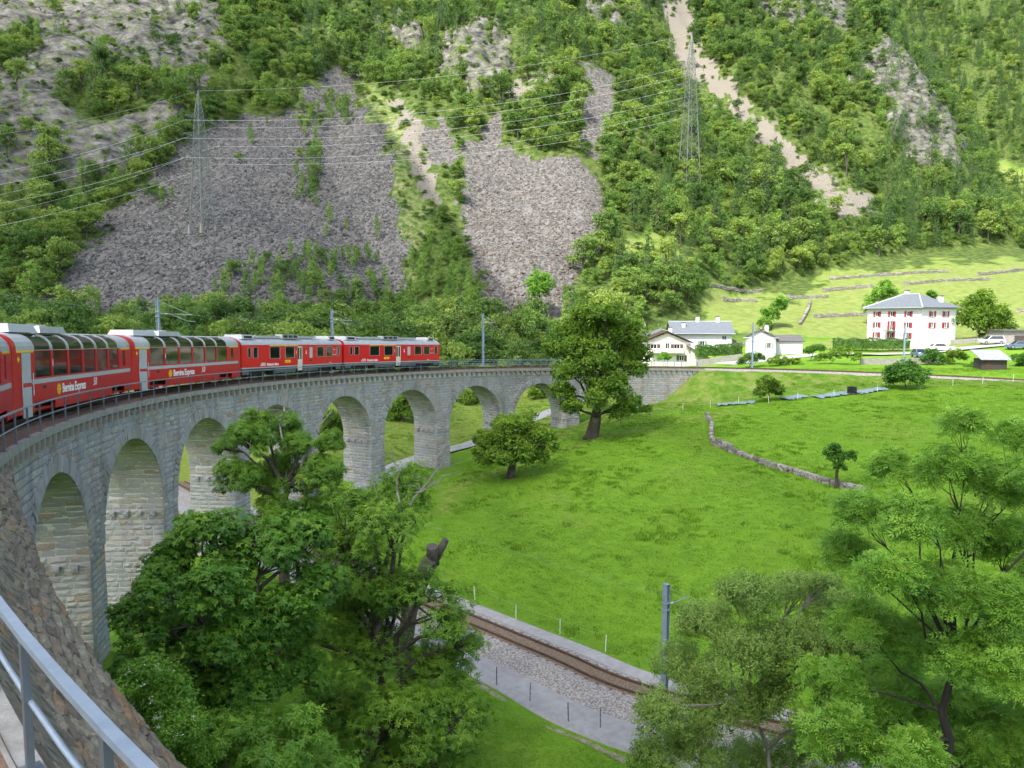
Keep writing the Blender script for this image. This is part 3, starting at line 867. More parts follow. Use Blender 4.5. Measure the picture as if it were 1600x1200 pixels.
def rubble(fm, u0, u1, v0, v1, r):
    """one rough stone: a 4x4 patch with broken edges"""
    V = []; N = 4
    sk = r.uniform(-.10, .10); tl = r.uniform(-.05, .05); hh = r.uniform(.012, .05)
    for j in range(N):
        for i in range(N):
            a = i / (N - 1); b = j / (N - 1)
            e = (i in (0, N - 1)) + (j in (0, N - 1))
            u = u0 + (u1 - u0) * a + sk * (b - .5) + r.uniform(-.035, .035); vv = v0 + (v1 - v0) * b + tl * (a - .5) + r.uniform(-.03, .03)
            if e == 2: u += (.5 - a) * .12; vv += (.5 - b) * .10
            V.append(fm(u, vv, hh * (1 if e == 0 else (.7 if e == 1 else .45)) + r.uniform(-.02, .025)))
    Fc = [(j * N + i, j * N + i + 1, (j + 1) * N + i + 1, (j + 1) * N + i) for j in range(N - 1) for i in range(N - 1)]
    rim = [0, 1, 2, 3, 7, 11, 15, 14, 13, 12, 8, 4]; n0 = len(V)
    for q in rim:
        i, j = q % N, q // N
        V.append(fm(u0 + (u1 - u0) * i / (N - 1), v0 + (v1 - v0) * j / (N - 1), -.08))
    for k in range(12): Fc.append((rim[k], n0 + k, n0 + (k + 1) % 12, rim[(k + 1) % 12]))
    return V, Fc
t = .14
while t < 12.5:
    th = rs.uniform(.14, .32) if t < 5 else rs.uniform(.3, .45)
    s = -7.5 + rs.uniform(0, .4)
    while s < 26.5:
        w = rs.uniform(.35, 1.05) * (1 if t < 5 else 1.4)
        if wmax(s) * 1.52 + 9 > t:
            V, Fc = rubble(wall_pt, s, s + w - .03, t + rs.uniform(-.03, .03), t + th - .025, rs)
            c = V[5]; x, y = pix(c.x, c.y, c.z); vis = -5 < x < 330 and 700 < y < 1260
            stones.append((w * th / c.length ** 2 if vis and t < wmax(s) * 1.52 + .2 else 0, V, Fc, rs.random() if rs.random() > .06 else 1.0))
        s += w
    t += th
emit(stones, 300, 'rubble_stone', 'rubble_stones', 'rubble', rplace)
# concrete kerb under the near railing
# ------------------------------------------------------------------ train
mat('train_red', (.52, .012, .016), rough=.32, spec=.5, noise=(1.5, (.44, .010, .014), .3))
mat('railcar_red', (.62, .012, .012), rough=.36, spec=.45, noise=(1.5, (.55, .010, .012), .3))
mat('train_grey', (.40, .42, .44), rough=.4)
mat('roof_white', (.44, .45, .44), rough=.5, noise=(2, (.34, .35, .34), .25))
mat('roof_silver', (.50, .51, .52), rough=.45, metal=.3, noise=(2, (.38, .38, .38), .25))
mat('class_yellow', (.85, .52, .02), rough=.45)
mat('underframe', (.018, .018, .02), rough=.7, noise=(3, (.05, .045, .04)))
mat('skirt_grey', (.13, .14, .15), rough=.6, noise=(2, (.09, .09, .09)))
mat('tinted_glass', (.012, .017, .012), rough=.05, spec=.62)
mat('clear_glass', (.02, .025, .03), rough=.05, spec=.8)
mat('lettering', (.82, .82, .82), rough=.5)
mat('cream_door', (.62, .58, .47), rough=.5)
mat('hood_white', (.46, .47, .48), rough=.4)
mat('dark_metal', (.03, .03, .032), rough=.5, metal=.4)
mat('cable_grey', (.32, .34, .36), rough=.5, metal=.5)

def text_mesh(txt, size, bold=0.0, shear=0.0, m='lettering', ext=.002, space=1.0):
    cu = bpy.data.curves.new('lettering', 'FONT'); cu.body = txt; cu.size = size; cu.extrude = ext; cu.offset = bold; cu.shear = shear
    cu.resolution_u = 2; cu.space_character = space
    o = bpy.data.objects.new('lettering', cu); COL.objects.link(o)
    dg = bpy.context.evaluated_depsgraph_get(); me = bpy.data.meshes.new_from_object(o.evaluated_get(dg))
    bpy.data.objects.remove(o); bpy.data.curves.remove(cu)
    me.name = 'lettering'; me.materials.clear(); setm(me, m); return me
def prof_map(prof):
    """v is height up to the first bend, then arc length; returns (y,z,ny,nz) at v and the list of breaks"""
    vv = [prof[0][1]]
    for (a, b) in zip(prof[:-1], prof[1:]): vv.append(vv[-1] + math.hypot(b[0] - a[0], b[1] - a[1]))
    nrm = []
    for i in range(len(prof)):
        a = prof[max(i - 1, 0)]; b = prof[min(i + 1, len(prof) - 1)]; d = (b[0] - a[0], b[1] - a[1]); L = math.hypot(*d); nrm.append((d[1] / L, -d[0] / L))
    def f(v):
        v = min(max(v, vv[0]), vv[-1])
        for i in range(len(vv) - 1):
            if v <= vv[i + 1] + 1e-9:
                t = (v - vv[i]) / (vv[i + 1] - vv[i]); a, b = prof[i], prof[i + 1]; n, k = nrm[i], nrm[i + 1]
                return a[0] + (b[0] - a[0]) * t, a[1] + (b[1] - a[1]) * t, n[0] + (k[0] - n[0]) * t, n[1] + (k[1] - n[1]) * t
    return f, vv
def bogie(parent, x, wb=1.8):
    mb = MB()
    for s in (-1, 1):
        mb.box((x, s * .72, .50), (wb + .9, .12, .22)); mb.box((x, s * .74, .32), (.5, .14, .2))
        for d in (-wb / 2, wb / 2):
            M = Matrix.Translation((x + d, s * .52, .36)) @ Matrix.Rotation(math.pi / 2, 4, 'X')
            mb.lathe([(.36, -.05), (.38, .0), (.34, .05)], 18, M); mb.box((x + d, s * .78, .38), (.26, .14, .26))
    mb.box((x, 0, .62), (1.0, 1.7, .14))
    return mb.build('bogie', 'underframe', parent)
def car_frame(name, ph0, L):
    """an Empty at rail level in the middle of the car; ph0 is the angle of its rear end"""
    ds = L / (R + 2.0) * R; s = ph0 * R + ds / 2
    g = empty(name, arc(s, TRK - .20, .21)); g.rotation_euler = Matrix.Rotation(heading(s), 3, 'Z').to_euler()
    g.rotation_euler = (Matrix.Rotation(heading(s), 3, 'Z') @ Matrix.Rotation(GR, 3, 'Y')).to_euler()
    return g
CPR = [(1.32, .33), (1.32, 2.78), (1.305, 2.95), (1.24, 3.12), (1.11, 3.27), (.92, 3.39), (.62, 3.48), (.30, 3.53), (0, 3.54)]
def coach(ph0, label, proto=None):
    L = 16.2
    g = car_frame('panorama_coach', ph0, 16.45); tag(g, label, 'coach', 'coaches of the red train')
    if proto:
        for ch in proto.children:
            c = ch.copy(); COL.objects.link(c); c.parent = g
            for q in ch.children: d = q.copy(); COL.objects.link(d); d.parent = c
        return g
    f, vv = prof_map(CPR); V1 = vv[-1]; VT = vv[6]
    nwin = 6; w0 = 2.12; wp = 1.95; ww = 1.74
    wlow = [(w0 + i * wp, w0 + i * wp + ww, 1.70, 2.76) for i in range(nwin)]
    wup = [(w0 + i * wp, w0 + i * wp + ww, 2.80, VT) for i in range(nwin)]
    endw = [(14.35, 14.85, 1.80, 2.62)]
    door = [(.82, 1.72, .36, 2.70)]
    bog = [(1.95, 4.15, .331, .72), (12.2, 14.5, .331, .72)]
    body = MB()
    def mif(u, v):
        if u < .40 or u > 15.8: return 0
        if 1.44 < v < 1.63 and u > 1.72: return 1
        if v > 2.78: return 2
        if 2.70 < v < 2.78 and (.4 < u < 2.02 or u > 14.0): return 3
        return 0
    for sd in (-1, 1):
        fm = lambda u, v, d: (lambda q: Vector((u - L / 2, sd * (q[0] - d * q[2]), q[1] - d * q[3])))(f(v))
        holes = wlow + wup + endw + bog + (door if sd < 0 else [])
        pn = panel(fm, 0, L, .33, V1, holes, .035, body, mif, ub=(.40, 1.72, 2.02, 14.0, 15.8), vb=[x for x in vv] + [1.44, 1.63, 2.70, 2.78])
        if True:
            for i in range(nwin * 2 + 1):
                MB().add(*pn[i]).build('window' if i < nwin or i == 2 * nwin else 'roof_window', 'tinted_glass', g)
    for x in (-L / 2, L / 2):
        pts = [Vector((x, -y, z)) for y, z in CPR] + [Vector((x, y, z)) for y, z in CPR[::-1][1:]]
        body.add(pts, [tuple(range(len(pts)))], 0)
    body.box((0, 0, .40), (L - .4, 2.3, .1), mi=0)
    body.build('body', ['train_red', 'train_grey', 'roof_white', 'class_yellow'], g)
    # entrance door on the meadow side
    d = MB(); fmd = lambda u, v, q: Vector((u - L / 2, -(1.325 - q), v))
    pd = panel(fmd, .84, 1.70, .18, 2.69, [(1.05, 1.49, 1.62, 2.52)], .02, d, lambda u, v: 1 if 1.36 < v < 1.52 else 0, vb=(1.36, 1.52))
    d.box((1.27 - L / 2, -1.30, 1.4), (.86, .02, 2.4))
    do = d.build('door', ['train_grey', 'train_red'], g); MB().add(*pd[0]).build('door_window', 'clear_glass', do)
    hb = MB()
    for u in (.75, 1.80): hb.tube([(u - L / 2, -1.36, 1.0), (u - L / 2, -1.36, 1.9)], .02, 6)
    hb.build('grab_rail', 'train_grey', g)
    # roof equipment
    mb = MB().box((2.6 - L / 2, 0, 3.67), (2.8, 1.6, .34), taper=.86); mb.build('air_conditioner', 'hood_white', g)
    mb = MB().box((5.8 - L / 2, 0, 3.65), (3.1, 1.6, .30), taper=.9)
    for x in (5.0, 6.2): mb.lathe([(.34, 3.80), (.34, 3.88), (.28, 3.88)], 14, Matrix.Translation((x - L / 2, 0, 0)))
    mb.build('fan_unit', 'roof_silver', g)
    # lettering
    o = obj('lettering', text_mesh('Bernina Express', .56, bold=.012, space=.92), g); o.location = (5.0 - L / 2, -1.326, .93); o.rotation_euler = (math.pi / 2, 0, 0); o.scale = (.92, 1.0, 1)
    o = obj('lettering', text_mesh('50', .56, shear=.3), g); o.location = (9.15 - L / 2, -1.326, 1.0); o.rotation_euler = (math.pi / 2, 0, 0)
    fl = MB(); cx, cz = 4.6 - L / 2, 1.10
    for k in range(8):
        a = k * math.pi / 4; c, s_ = math.cos(a), math.sin(a)
        pt = lambda r, t: Vector((cx + r * c - t * s_, -1.327, cz + r * s_ + t * c))
        fl.add([pt(.08, -.035), pt(.20, -.065), pt(.27, 0), pt(.20, .065), pt(.08, .035)], [(0, 1, 2, 3, 4)])
    fl.add([Vector((cx + .06 * math.cos(a), -1.327, cz + .06 * math.sin(a))) for a in np.linspace(0, 2 * math.pi, 11)[:-1]], [tuple(range(10))])
    fl.build('flower_emblem', 'class_yellow', g)
    o = obj('class_number', text_mesh('1', .42, bold=.01), g); o.location = (w0 + wp - .16 - L / 2, -1.326, 2.10); o.rotation_euler = (math.pi / 2, 0, 0)
    dm = MB().add([Vector((.55 - L / 2 + dx, -1.326, 2.45 + dz)) for dx, dz in ((0, -.13), (.13, 0), (0, .13), (-.13, 0))], [(0, 1, 2, 3)]); dm.build('warning_diamond', 'class_yellow', g)
    MB().box((3.0 - L / 2, -1.322, 1.28), (.36, .012, .13)).build('number_plate', 'underframe', g)
    MB().box((0, 0, .62), (7.5, 1.9, .3)).box((2.4, -.6, .45), (1.6, .8, .4)).box((-2.2, .4, .45), (1.8, 1.0, .4)).build('underframe', 'underframe', g)
    bogie(g, -5.15); bogie(g, 5.15)
    gb = MB()
    for k in range(5): gb.box((L / 2 + .02 + k * .05, 0, 1.95), (.03, 1.25 + .08 * (k % 2), 2.25 + .08 * (k % 2)))
    gb.build('gangway_bellows', 'underframe', g)
    return g
PHB = .7603; DC = 16.45 / (R + 2.0); DR = 16.9 / (R + 2.0)
cB = coach(PHB, 'red panorama coach coupled directly behind the red railcars')
cA = coach(PHB - DC, 'middle red panorama coach with gold flower emblem, second behind the railcars', cB)
cC = coach(PHB - 2 * DC, 'red coach nearest the camera, cut off by the left edge', cB)
cD = coach(PHB - 3 * DC + 0.002, 'red coach the picture is taken from, beside the camera', cB) if False else None

RPR = [(1.33, .94), (1.33, 2.86), (1.30, 2.98), (1.18, 3.12), (.92, 3.26), (.5, 3.36), (0, 3.40)]
def railcar(ph0, label, number, proto=None):
    L = 16.5
    g = car_frame('electric_railcar', ph0, 16.9); tag(g, label, 'railcar', 'red railcars at the head of the train')
    f, vv = prof_map(RPR); V1 = vv[-1]
    body = MB()
    W = [(.95, 1.35, 1.85, 2.62), (1.65, 2.3, 1.80, 2.66), (4.0, 5.5, 1.72, 2.70), (6.3, 7.75, 1.72, 2.70), (11.6, 12.85, 1.74, 2.68), (13.3, 14.4, 1.74, 2.68), (15.35, 15.9, 1.80, 2.66)]
    dr = (8.3, 9.1, .941, 2.74)
    def mif(u, v):
        if v < 1.03: return 1
        if v > 2.86: return 2
        if 2.78 < v < 2.86 and 4.0 < u < 8.3: return 3
        return 0
    for sd in (-1, 1):
        fm = lambda u, v, d: (lambda q: Vector((u - L / 2, sd * (q[0] - d * q[2]), q[1] - d * q[3])))(f(v))
        pn = panel(fm, 0.12, L - .12, .94, V1, W + [dr], .04, body, mif, ub=(4.0, 8.3), vb=list(vv) + [1.03, 2.78])
        for i in range(len(W)):
            wo = MB().add(*pn[i]).build('window', 'tinted_glass', g)
            a, b, c, d = W[i]; fr = MB()
            y = sd * 1.338
            for p, q in (((a, c), (b, c)), ((b, c), (b, d)), ((b, d), (a, d)), ((a, d), (a, c))): fr.bar((p[0] - L / 2, y, p[1]), (q[0] - L / 2, y, q[1]), .035, .02)
            fr.build('window_frame', 'train_grey', wo)
        db = MB(); y = sd * 1.30
        fd = lambda u, v, q: Vector((u - L / 2, sd * (1.295 - q), v))
        holes = [(8.38, 8.64, 1.55, 2.6), (8.76, 9.02, 1.55, 2.6)]
        pd = panel(fd, 8.3, 9.1, .55, 2.74, holes, .02, db)
        do = db.build('door', 'cream_door', g)
        for q in pd: MB().add(*q).build('door_window', 'tinted_glass', do)
    # cab fronts with three windows
    for x, sg in ((-L / 2, -1), (L / 2, 1)):
        fb = MB()
        fme = lambda u, v, d: Vector((x - sg * (d + .10 * (abs(u) / 1.33) ** 2), u, v))
        ho = [(-1.05, -.40, 1.85, 2.70), (-.32, .32, 1.85, 2.70), (.40, 1.05, 1.85, 2.70)]
        pn = panel(fme, -1.33, 1.33, .94, 2.95, ho, .03, fb, lambda u, v: 1 if v < 1.03 else 0, ub=[-.7, 0, .7], vb=(1.03,))
        fb.add([Vector((x - sg * .10 * (y / 1.33) ** 2, y, z)) for y, z in [(-1.3, 2.95), (-1.18, 3.12), (-.92, 3.26), (-.5, 3.36), (0, 3.40), (.5, 3.36), (.92, 3.26), (1.18, 3.12), (1.3, 2.95)]], [tuple(range(9))], 0)
        fo = fb.build('cab_front', ['railcar_red', 'train_grey'], g)
        for q in pn: MB().add(*q).build('windscreen', 'tinted_glass', fo)
        hl = MB()
        for y in (-.85, .85): hl.lathe([(.12, 0), (.12, .05), (.09, .06)], 14, Matrix.Translation((x - sg * .06, y, 1.30)) @ Matrix.Rotation(sg * math.pi / 2, 4, 'Y'))
        hl.build('headlight', 'lettering', g)
        bf = MB().box((x + sg * .2, 0, .85), (.4, .5, .3)).box((x, 0, .55), (.14, 2.2, .5)); bf.build('buffer_beam', 'underframe', g)
        n = obj('lettering', text_mesh(number, .36, bold=.008), g); n.location = (x + sg * .012, sg * -.20, 1.35); n.rotation_euler = (math.pi / 2, 0, sg * math.pi / 2)
    body.build('body', ['railcar_red', 'train_grey', 'roof_silver', 'class_yellow'], g)
    sk = MB()
    for a, b in ((.3, 1.2), (4.9, 8.1), (9.3, 11.9), (15.3, 16.2)):
        for sd in (-1, 1): sk.box(((a + b) / 2 - L / 2, sd * 1.22, .70), (b - a, .06, .48))
    sk.box((0, 0, .8), (L - .5, 2.2, .26)); sk.build('skirt', 'skirt_grey', g)
    eq = MB()
    for u in (5.2, 6.4, 9.8, 11.0): eq.box((u - L / 2, -.75, .52), (.9, .8, .45))
    eq.build('equipment_case', 'underframe', g)
    bogie(g, -5.6, 2.2); bogie(g, 5.6, 2.2)
    # roof
    mb = MB().box((-.3, 0, 3.56), (9.6, 1.1, .18)); mb.build('roof_duct', 'roof_silver', g)
    for u, w in ((1.6, 1.7), (15.2, 1.3)):
        mb = MB().box((u - L / 2, 0, 3.52), (w, 1.9, .36), taper=.82); e = mb.build('blower_housing', 'roof_white', g)
        MB().box((u - L / 2, -.90, 3.50), (w * .6, .06, .22)).build('grille', 'underframe', e)
    mb = MB().box((7.9 - L / 2, -.5, 3.60), (2.6, .7, .34)); e = mb.build('resistor_box', 'roof_silver', g)
    gm = MB()
    for k in range(3): gm.box((7.1 + k * .8 - L / 2, -.865, 3.60), (.6, .04, .22))
    gm.build('grille', 'underframe', e)
    mb = MB()
    for sd in (-1, 1):
        mb.bar((2.2 - L / 2, sd * 1.0, 3.42), (14.5 - L / 2, sd * 1.0, 3.42), .04)
        for k in range(13): mb.bar((2.4 + k - L / 2, sd * 1.0, 3.22), (2.4 + k - L / 2, sd * 1.0, 3.42), .025)
    mb.build('roof_walkway', 'roof_silver', g)
    # single-arm pantograph
    pa = MB(); px_ = 2.9 - L / 2
    for y in (-.35, .35):
        pa.tube([(px_ + .1, y, 3.5), (px_ - 1.15, y * .7, 4.45)], .035, 6); pa.tube([(px_ - 1.15, y * .7, 4.45), (px_ + .25, y * .5, 5.22)], .022, 6)
    pa.bar((px_ - 1.15, -.3, 4.45), (px_ - 1.15, .3, 4.45), .05)
    for d in (-.12, .12): pa.tube([(px_ + .25 + d, -.75, 5.16), (px_ + .25 + d, -.5, 5.25), (px_ + .25 + d, .5, 5.25), (px_ + .25 + d, .75, 5.16)], .02, 6)
    pa.box((px_ - .1, 0, 3.48), (1.3, .9, .08)); pa.build('pantograph', 'dark_metal', g)
    # lettering
    for txt, u, z, sz, b in (('Rhätische Bahn', 3.55, 1.13, .30, .007), ('1', 7.95, 2.05, .42, .01), ('2', 9.6, 2.05, .42, .01), ('ABe 4/4', 14.6, 2.35, .14, 0), ('Berninabahn', 14.5, 1.85, .14, 0), ('Bernina', 13.9, 1.10, .15, 0)):
        o = obj('lettering', text_mesh(txt, sz, bold=b, space=.95), g); o.location = (u - L / 2, -1.337, z); o.rotation_euler = (math.pi / 2, 0, 0)
    lg = MB()
    for k in range(3): lg.box((3.0 - L / 2 + k * .05, -1.334, 1.16 + k * .09), (.75 - .1 * k, .008, .045))
    lg.build('stripe_emblem', 'lettering', g)
    MB().box((6.7 - L / 2, -1.334, 1.42), (.85, .01, .24)).build('yellow_plate', 'class_yellow', g)
    o = obj('lettering', text_mesh('1910', .16, m='train_red'), g); o.location = (6.5 - L / 2, -1.341, 1.36); o.rotation_euler = (math.pi / 2, 0, 0)
    MB().box((10.55 - L / 2, -1.334, 2.15), (.5, .01, .95)).build('white_panel', 'hood_white', g)
    MB().box((10.5 - L / 2, -1.334, 1.42), (.34, .01, .14)).build('number_plate', 'underframe', g)
    return g
railcar(PHB + DC, 'rear red electric railcar, next to the panorama coaches', '56')
railcar(PHB + DC + DR, 'leading red electric railcar at the front of the train', '53')

# ------------------------------------------------------------------ overhead line masts
mat('mast_paint', (.27, .34, .42), rough=.5, metal=.3, noise=(3, (.21, .27, .34), .2))
def find_s(px, off, lo=28, hi=230):
    best = None
    for s in np.arange(lo, hi, .05):
        p = arc(s, off); x, y = pix(p.x, p.y, p.z)
        if p.y > 2 and (best is None or abs(x - px) < best[0]): best = (abs(float(x) - px), s)
    return best[1]
def h_mast(name, base, h, rz, label, w=.20, arm=None, group='overhead line masts'):
    g = empty(name, base, rz); tag(g, label, 'mast', group)
    mb = MB().box((0, w / 2 - .012, h / 2), (w, .024, h)).box((0, -w / 2 + .012, h / 2), (w, .024, h)).box((0, 0, h / 2), (.02, w - .05, h)).box((0, 0, h + .008), (w + .01, w + .01, .015))
    mb.build('post', 'mast_paint', g)
    MB().box((0, 0, -.05), (.6, .6, .5)).build('footing', 'concrete', g)
    for z in (h - .95, h - 1.3):
        MB().box((0, 0, z), (w + .05, w + .05, .07)).build('clamp', 'galvanised', g)
    if arm is not None:
        a = MB(); za = h - 1.1
        a.tube([(0, 0, za), (0, arm, za - .1)], .025, 6); a.tube([(0, 0, za + .95), (0, arm * .92, za - .05)], .014, 6)
        a.tube([(0, arm * .35, za - .05), (0, arm * .85, za - .55), (0, arm * 1.1, za - .6)], .016, 6)
        ao = a.build('bracket_arm', 'cable_grey', g)
        MB().lathe([(.03, 0), (.07, .05), (.03, .1), (.07, .15), (.03, .2)], 8, Matrix.Translation((0, arm * .2, za - .02)) @ Matrix.Rotation(-math.copysign(math.pi / 2, arm), 4, 'X')).build('insulator', 'hood_white', ao)
    return g
mast_spots = [(251, 466, 4.75, 'overhead line mast rising behind the second panorama coach'), (520.5, 483, 4.75, 'overhead line mast rising behind the rear railcar'),
              (755, 490, 4.75, 'overhead line mast on the open deck ahead of the train'), (970, 501, 4.75, 'overhead line mast behind the big chestnut tree'),
              (1175, 505, 4.75, 'overhead line mast in front of the small white house'), (1411, 508, 4.75, 'overhead line mast in front of the tall white house')]
mast_s = []
for px, top, off, lab in mast_spots:
    s = find_s(px, off); b = arc(s, off, -.1); d = ray(px, top); zt = d.z / d.y * b.y
    h_mast('overhead_line_mast', b, max(5.5, zt - b.z), heading(s), lab, w=.22, arm=-2.6); mast_s.append(s)
# near mast at the lower track
b = LT[51]; q = P(1038, 1092, z=-19.4); d = ray(1038, 913)
h_mast('overhead_line_mast', q, d.z / d.y * q.y - q.z, math.radians(-45), 'bluish steel mast beside the lower track, half hidden in leaves', w=.28, arm=2.2)
# contact and messenger wires
mb = MB(); mb.tube([arc(s, TRK, 5.25) for s in np.arange(20, 250, 2.5)], .012, 4)
tag(mb.build('contact_wire', 'cable_grey'), 'thin overhead contact wire above the upper track', 'wire')
mb = MB(); mb.tube([p + Vector((0, 0, 5.3)) for p in LT], .006, 4)
tag(mb.build('contact_wire', 'cable_grey'), 'thin overhead contact wire above the lower track', 'wire')

# ------------------------------------------------------------------ lattice pylons and their lines
mat('lattice_steel', (.21, .23, .21), rough=.6, metal=.3, noise=(2, (.15, .17, .15), .25))
def pylon(name, base, H, wb, wt, rz, label, m):
    g = empty(name, base, rz); tag(g, label, 'pylon')
    def half(z): return (wb + (wt - wb) * min(1, z / (H * .84))) / 2 if z < H * .84 else wt / 2 * (1 - (z - H * .84) / (H * .16)) + .03
    lv = [0]; z = 0
    while z < H - .6: z += max(1.1, half(z) * 1.7); lv.append(min(z, H))
    for sx, sy in ((-1, -1), (1, -1), (1, 1), (-1, 1)):
        mb = MB(); zs = lv
        for a, b in zip(zs[:-1], zs[1:]): mb.bar((sx * half(a), sy * half(a), a), (sx * half(b), sy * half(b), b), .20 if a < H * .5 else .15)
        mb.build('leg', m, g)
    cor = [(-1, -1), (1, -1), (1, 1), (-1, 1)]
    for f_ in range(4):
        mb = MB(); c0, c1 = cor[f_], cor[(f_ + 1) % 4]
        for i, (a, b) in enumerate(zip(lv[:-1], lv[1:])):
            ha, hb = half(a), half(b)
            p = lambda c, h, zz: (c[0] * h, c[1] * h, zz)
            mb.bar(p(c0, ha, a), p(c1, hb, b), .075); mb.bar(p(c1, ha, a), p(c0, hb, b), .075); mb.bar(p(c0, hb, b), p(c1, hb, b), .07)
        mb.build('lattice_bracing', m, g)
    tips = []
    for zf, la in ((.80, 4.6), (.67, 5.4), (.54, 4.8)):
        for sd in (-1, 1):
            mb = MB(); z = H * zf; h = half(z)
            tip = Vector((sd * la, 0, z + .1))
            for sy in (-1, 1):
                mb.bar((sd * h, sy * h, z), tip, .10); mb.bar((sd * h, sy * h, z + 1.3), tip, .09)
                n = 4
                for k in range(1, n):
                    t = k / n; a = Vector((sd * h, sy * h, z)).lerp(tip, t); c = Vector((sd * h, sy * h, z + 1.3)).lerp(tip, t - 1 / n * .5); mb.bar(a, c, .05)
            arm = mb.build('cross_arm', m, g)
            MB().lathe([(.05, 0), (.11, -.2), (.05, -.4), (.11, -.6), (.05, -.8), (.11, -1.0), (.04, -1.2)], 7, Matrix.Translation(tip)).build('insulator', 'tinted_glass', arm)
            tips.append((tip, zf, sd))
    for sx, sy in cor: MB().box((sx * wb / 2, sy * wb / 2, .5), (.8, .8, 2.4), taper=.75).build('footing', 'concrete', g)
    M = Matrix.Translation(base) @ Matrix.Rotation(rz, 4, 'Z')
    return g, [M @ (t + Vector((0, 0, -1.25))) for t, _, _ in tips], M @ Vector((0, 0, H))
pb1 = hit(317, 362); h1 = (ray(300, 142).z / ray(300, 142).y) * pb1.y - pb1.z
pb2 = hit(1076, 300); h2 = (ray(1077, 50).z / ray(1077, 50).y) * pb2.y - pb2.z
g1, t1, a1 = pylon('lattice_pylon', pb1, h1, 4.6, 1.5, math.radians(62), 'slender lattice pylon standing on the grey scree', 'lattice_steel')
g2, t2, a2 = pylon('lattice_pylon', pb2 - Vector((0, 0, .5)), h2, 5.6, 1.7, math.radians(20), 'tall lattice pylon among green trees right of the screes', 'lattice_steel')
mat('line_aluminium', (.60, .61, .62), rough=.35, metal=.2)
def wire(name, a, b, sag, label, grp, r=.055, parent=None):
    pts = [a.lerp(b, t) - Vector((0, 0, 4 * sag * t * (1 - t))) for t in np.linspace(0, 1, 26)]
    o = MB().tube(pts, r * .55, 4).build(name, 'line_aluminium'); tag(o, label, 'power line', grp); return o
for k in range(6):
    lv_ = ('upper', 'middle', 'lower')[k // 2]; sd = ('valley', 'mountain')[k % 2]
    wire('power_line', t1[k], t2[k], 5.0, 'pale %s power line on the %s side between the two pylons' % (lv_, sd), 'power lines across the mountainside')
wire('power_line', a1, a2, 4.0, 'topmost thin earth wire strung between the two pylon peaks', 'power lines across the mountainside', r=.04)
# to the left the lines leave the frame
lefty = [(230, 300), (245, 275), (283, 320), (297, 335), (308, 325), (338, 330)]
for k in range(6):
    yy = (242, 262, 284, 292, 310, 332)[k]
    e = P(-260, yy + 60, y=t1[k].y - 55)
    lv_ = ('upper', 'middle', 'lower')[k // 2]; sd = ('valley', 'mountain')[k % 2]
    wire('power_line', e, t1[k], 3.0, 'pale %s power line on the %s side leaving the scree pylon leftwards' % (lv_, sd), 'power lines across the mountainside')
e = P(-260, 235, y=a1.y - 55); wire('power_line', e, a1, 2.5, 'topmost thin earth wire leaving the scree pylon leftwards', 'power lines across the mountainside', r=.04)
# ------------------------------------------------------------------ houses
mat('render_white', (.56, .57, .58), rough=.85, noise=(.7, (.48, .48, .47), .25), spec=.2)
mat('render_cream', (.58, .55, .48), rough=.85, noise=(1.2, (.50, .47, .41), .25), spec=.2)
mat('slate', (.15, .17, .19), rough=.8, noise=(2.5, (.10, .115, .13), .2), bump=.5, bscale=6)
mat('slate_dark', (.075, .072, .075), rough=.85, noise=(2.5, (.12, .115, .115), .2), bump=.5, bscale=6)
mat('brown_wood', (.085, .052, .035), rough=.75, noise=(5, (.05, .03, .02)))
mat('grey_wood', (.075, .062, .052), rough=.85, noise=(7, (.035, .03, .027), .2))
mat('shutter_red', (.30, .03, .04), rough=.6)
mat('shutter_green', (.20, .27, .22), rough=.6)
mat('shutter_brown', (.10, .05, .042), rough=.6)
mat('window_dark', (.02, .024, .028), rough=.08, spec=.7)
mat('frame_white', (.78, .78, .77), rough=.6)
mat('tin_roof', (.50, .52, .55), rough=.5, metal=.3, noise=(3, (.40, .42, .45), .25))
mat('asphalt', (.20, .20, .20), rough=.95, noise=(5, (.15, .15, .15)), bump=.3, bscale=30)
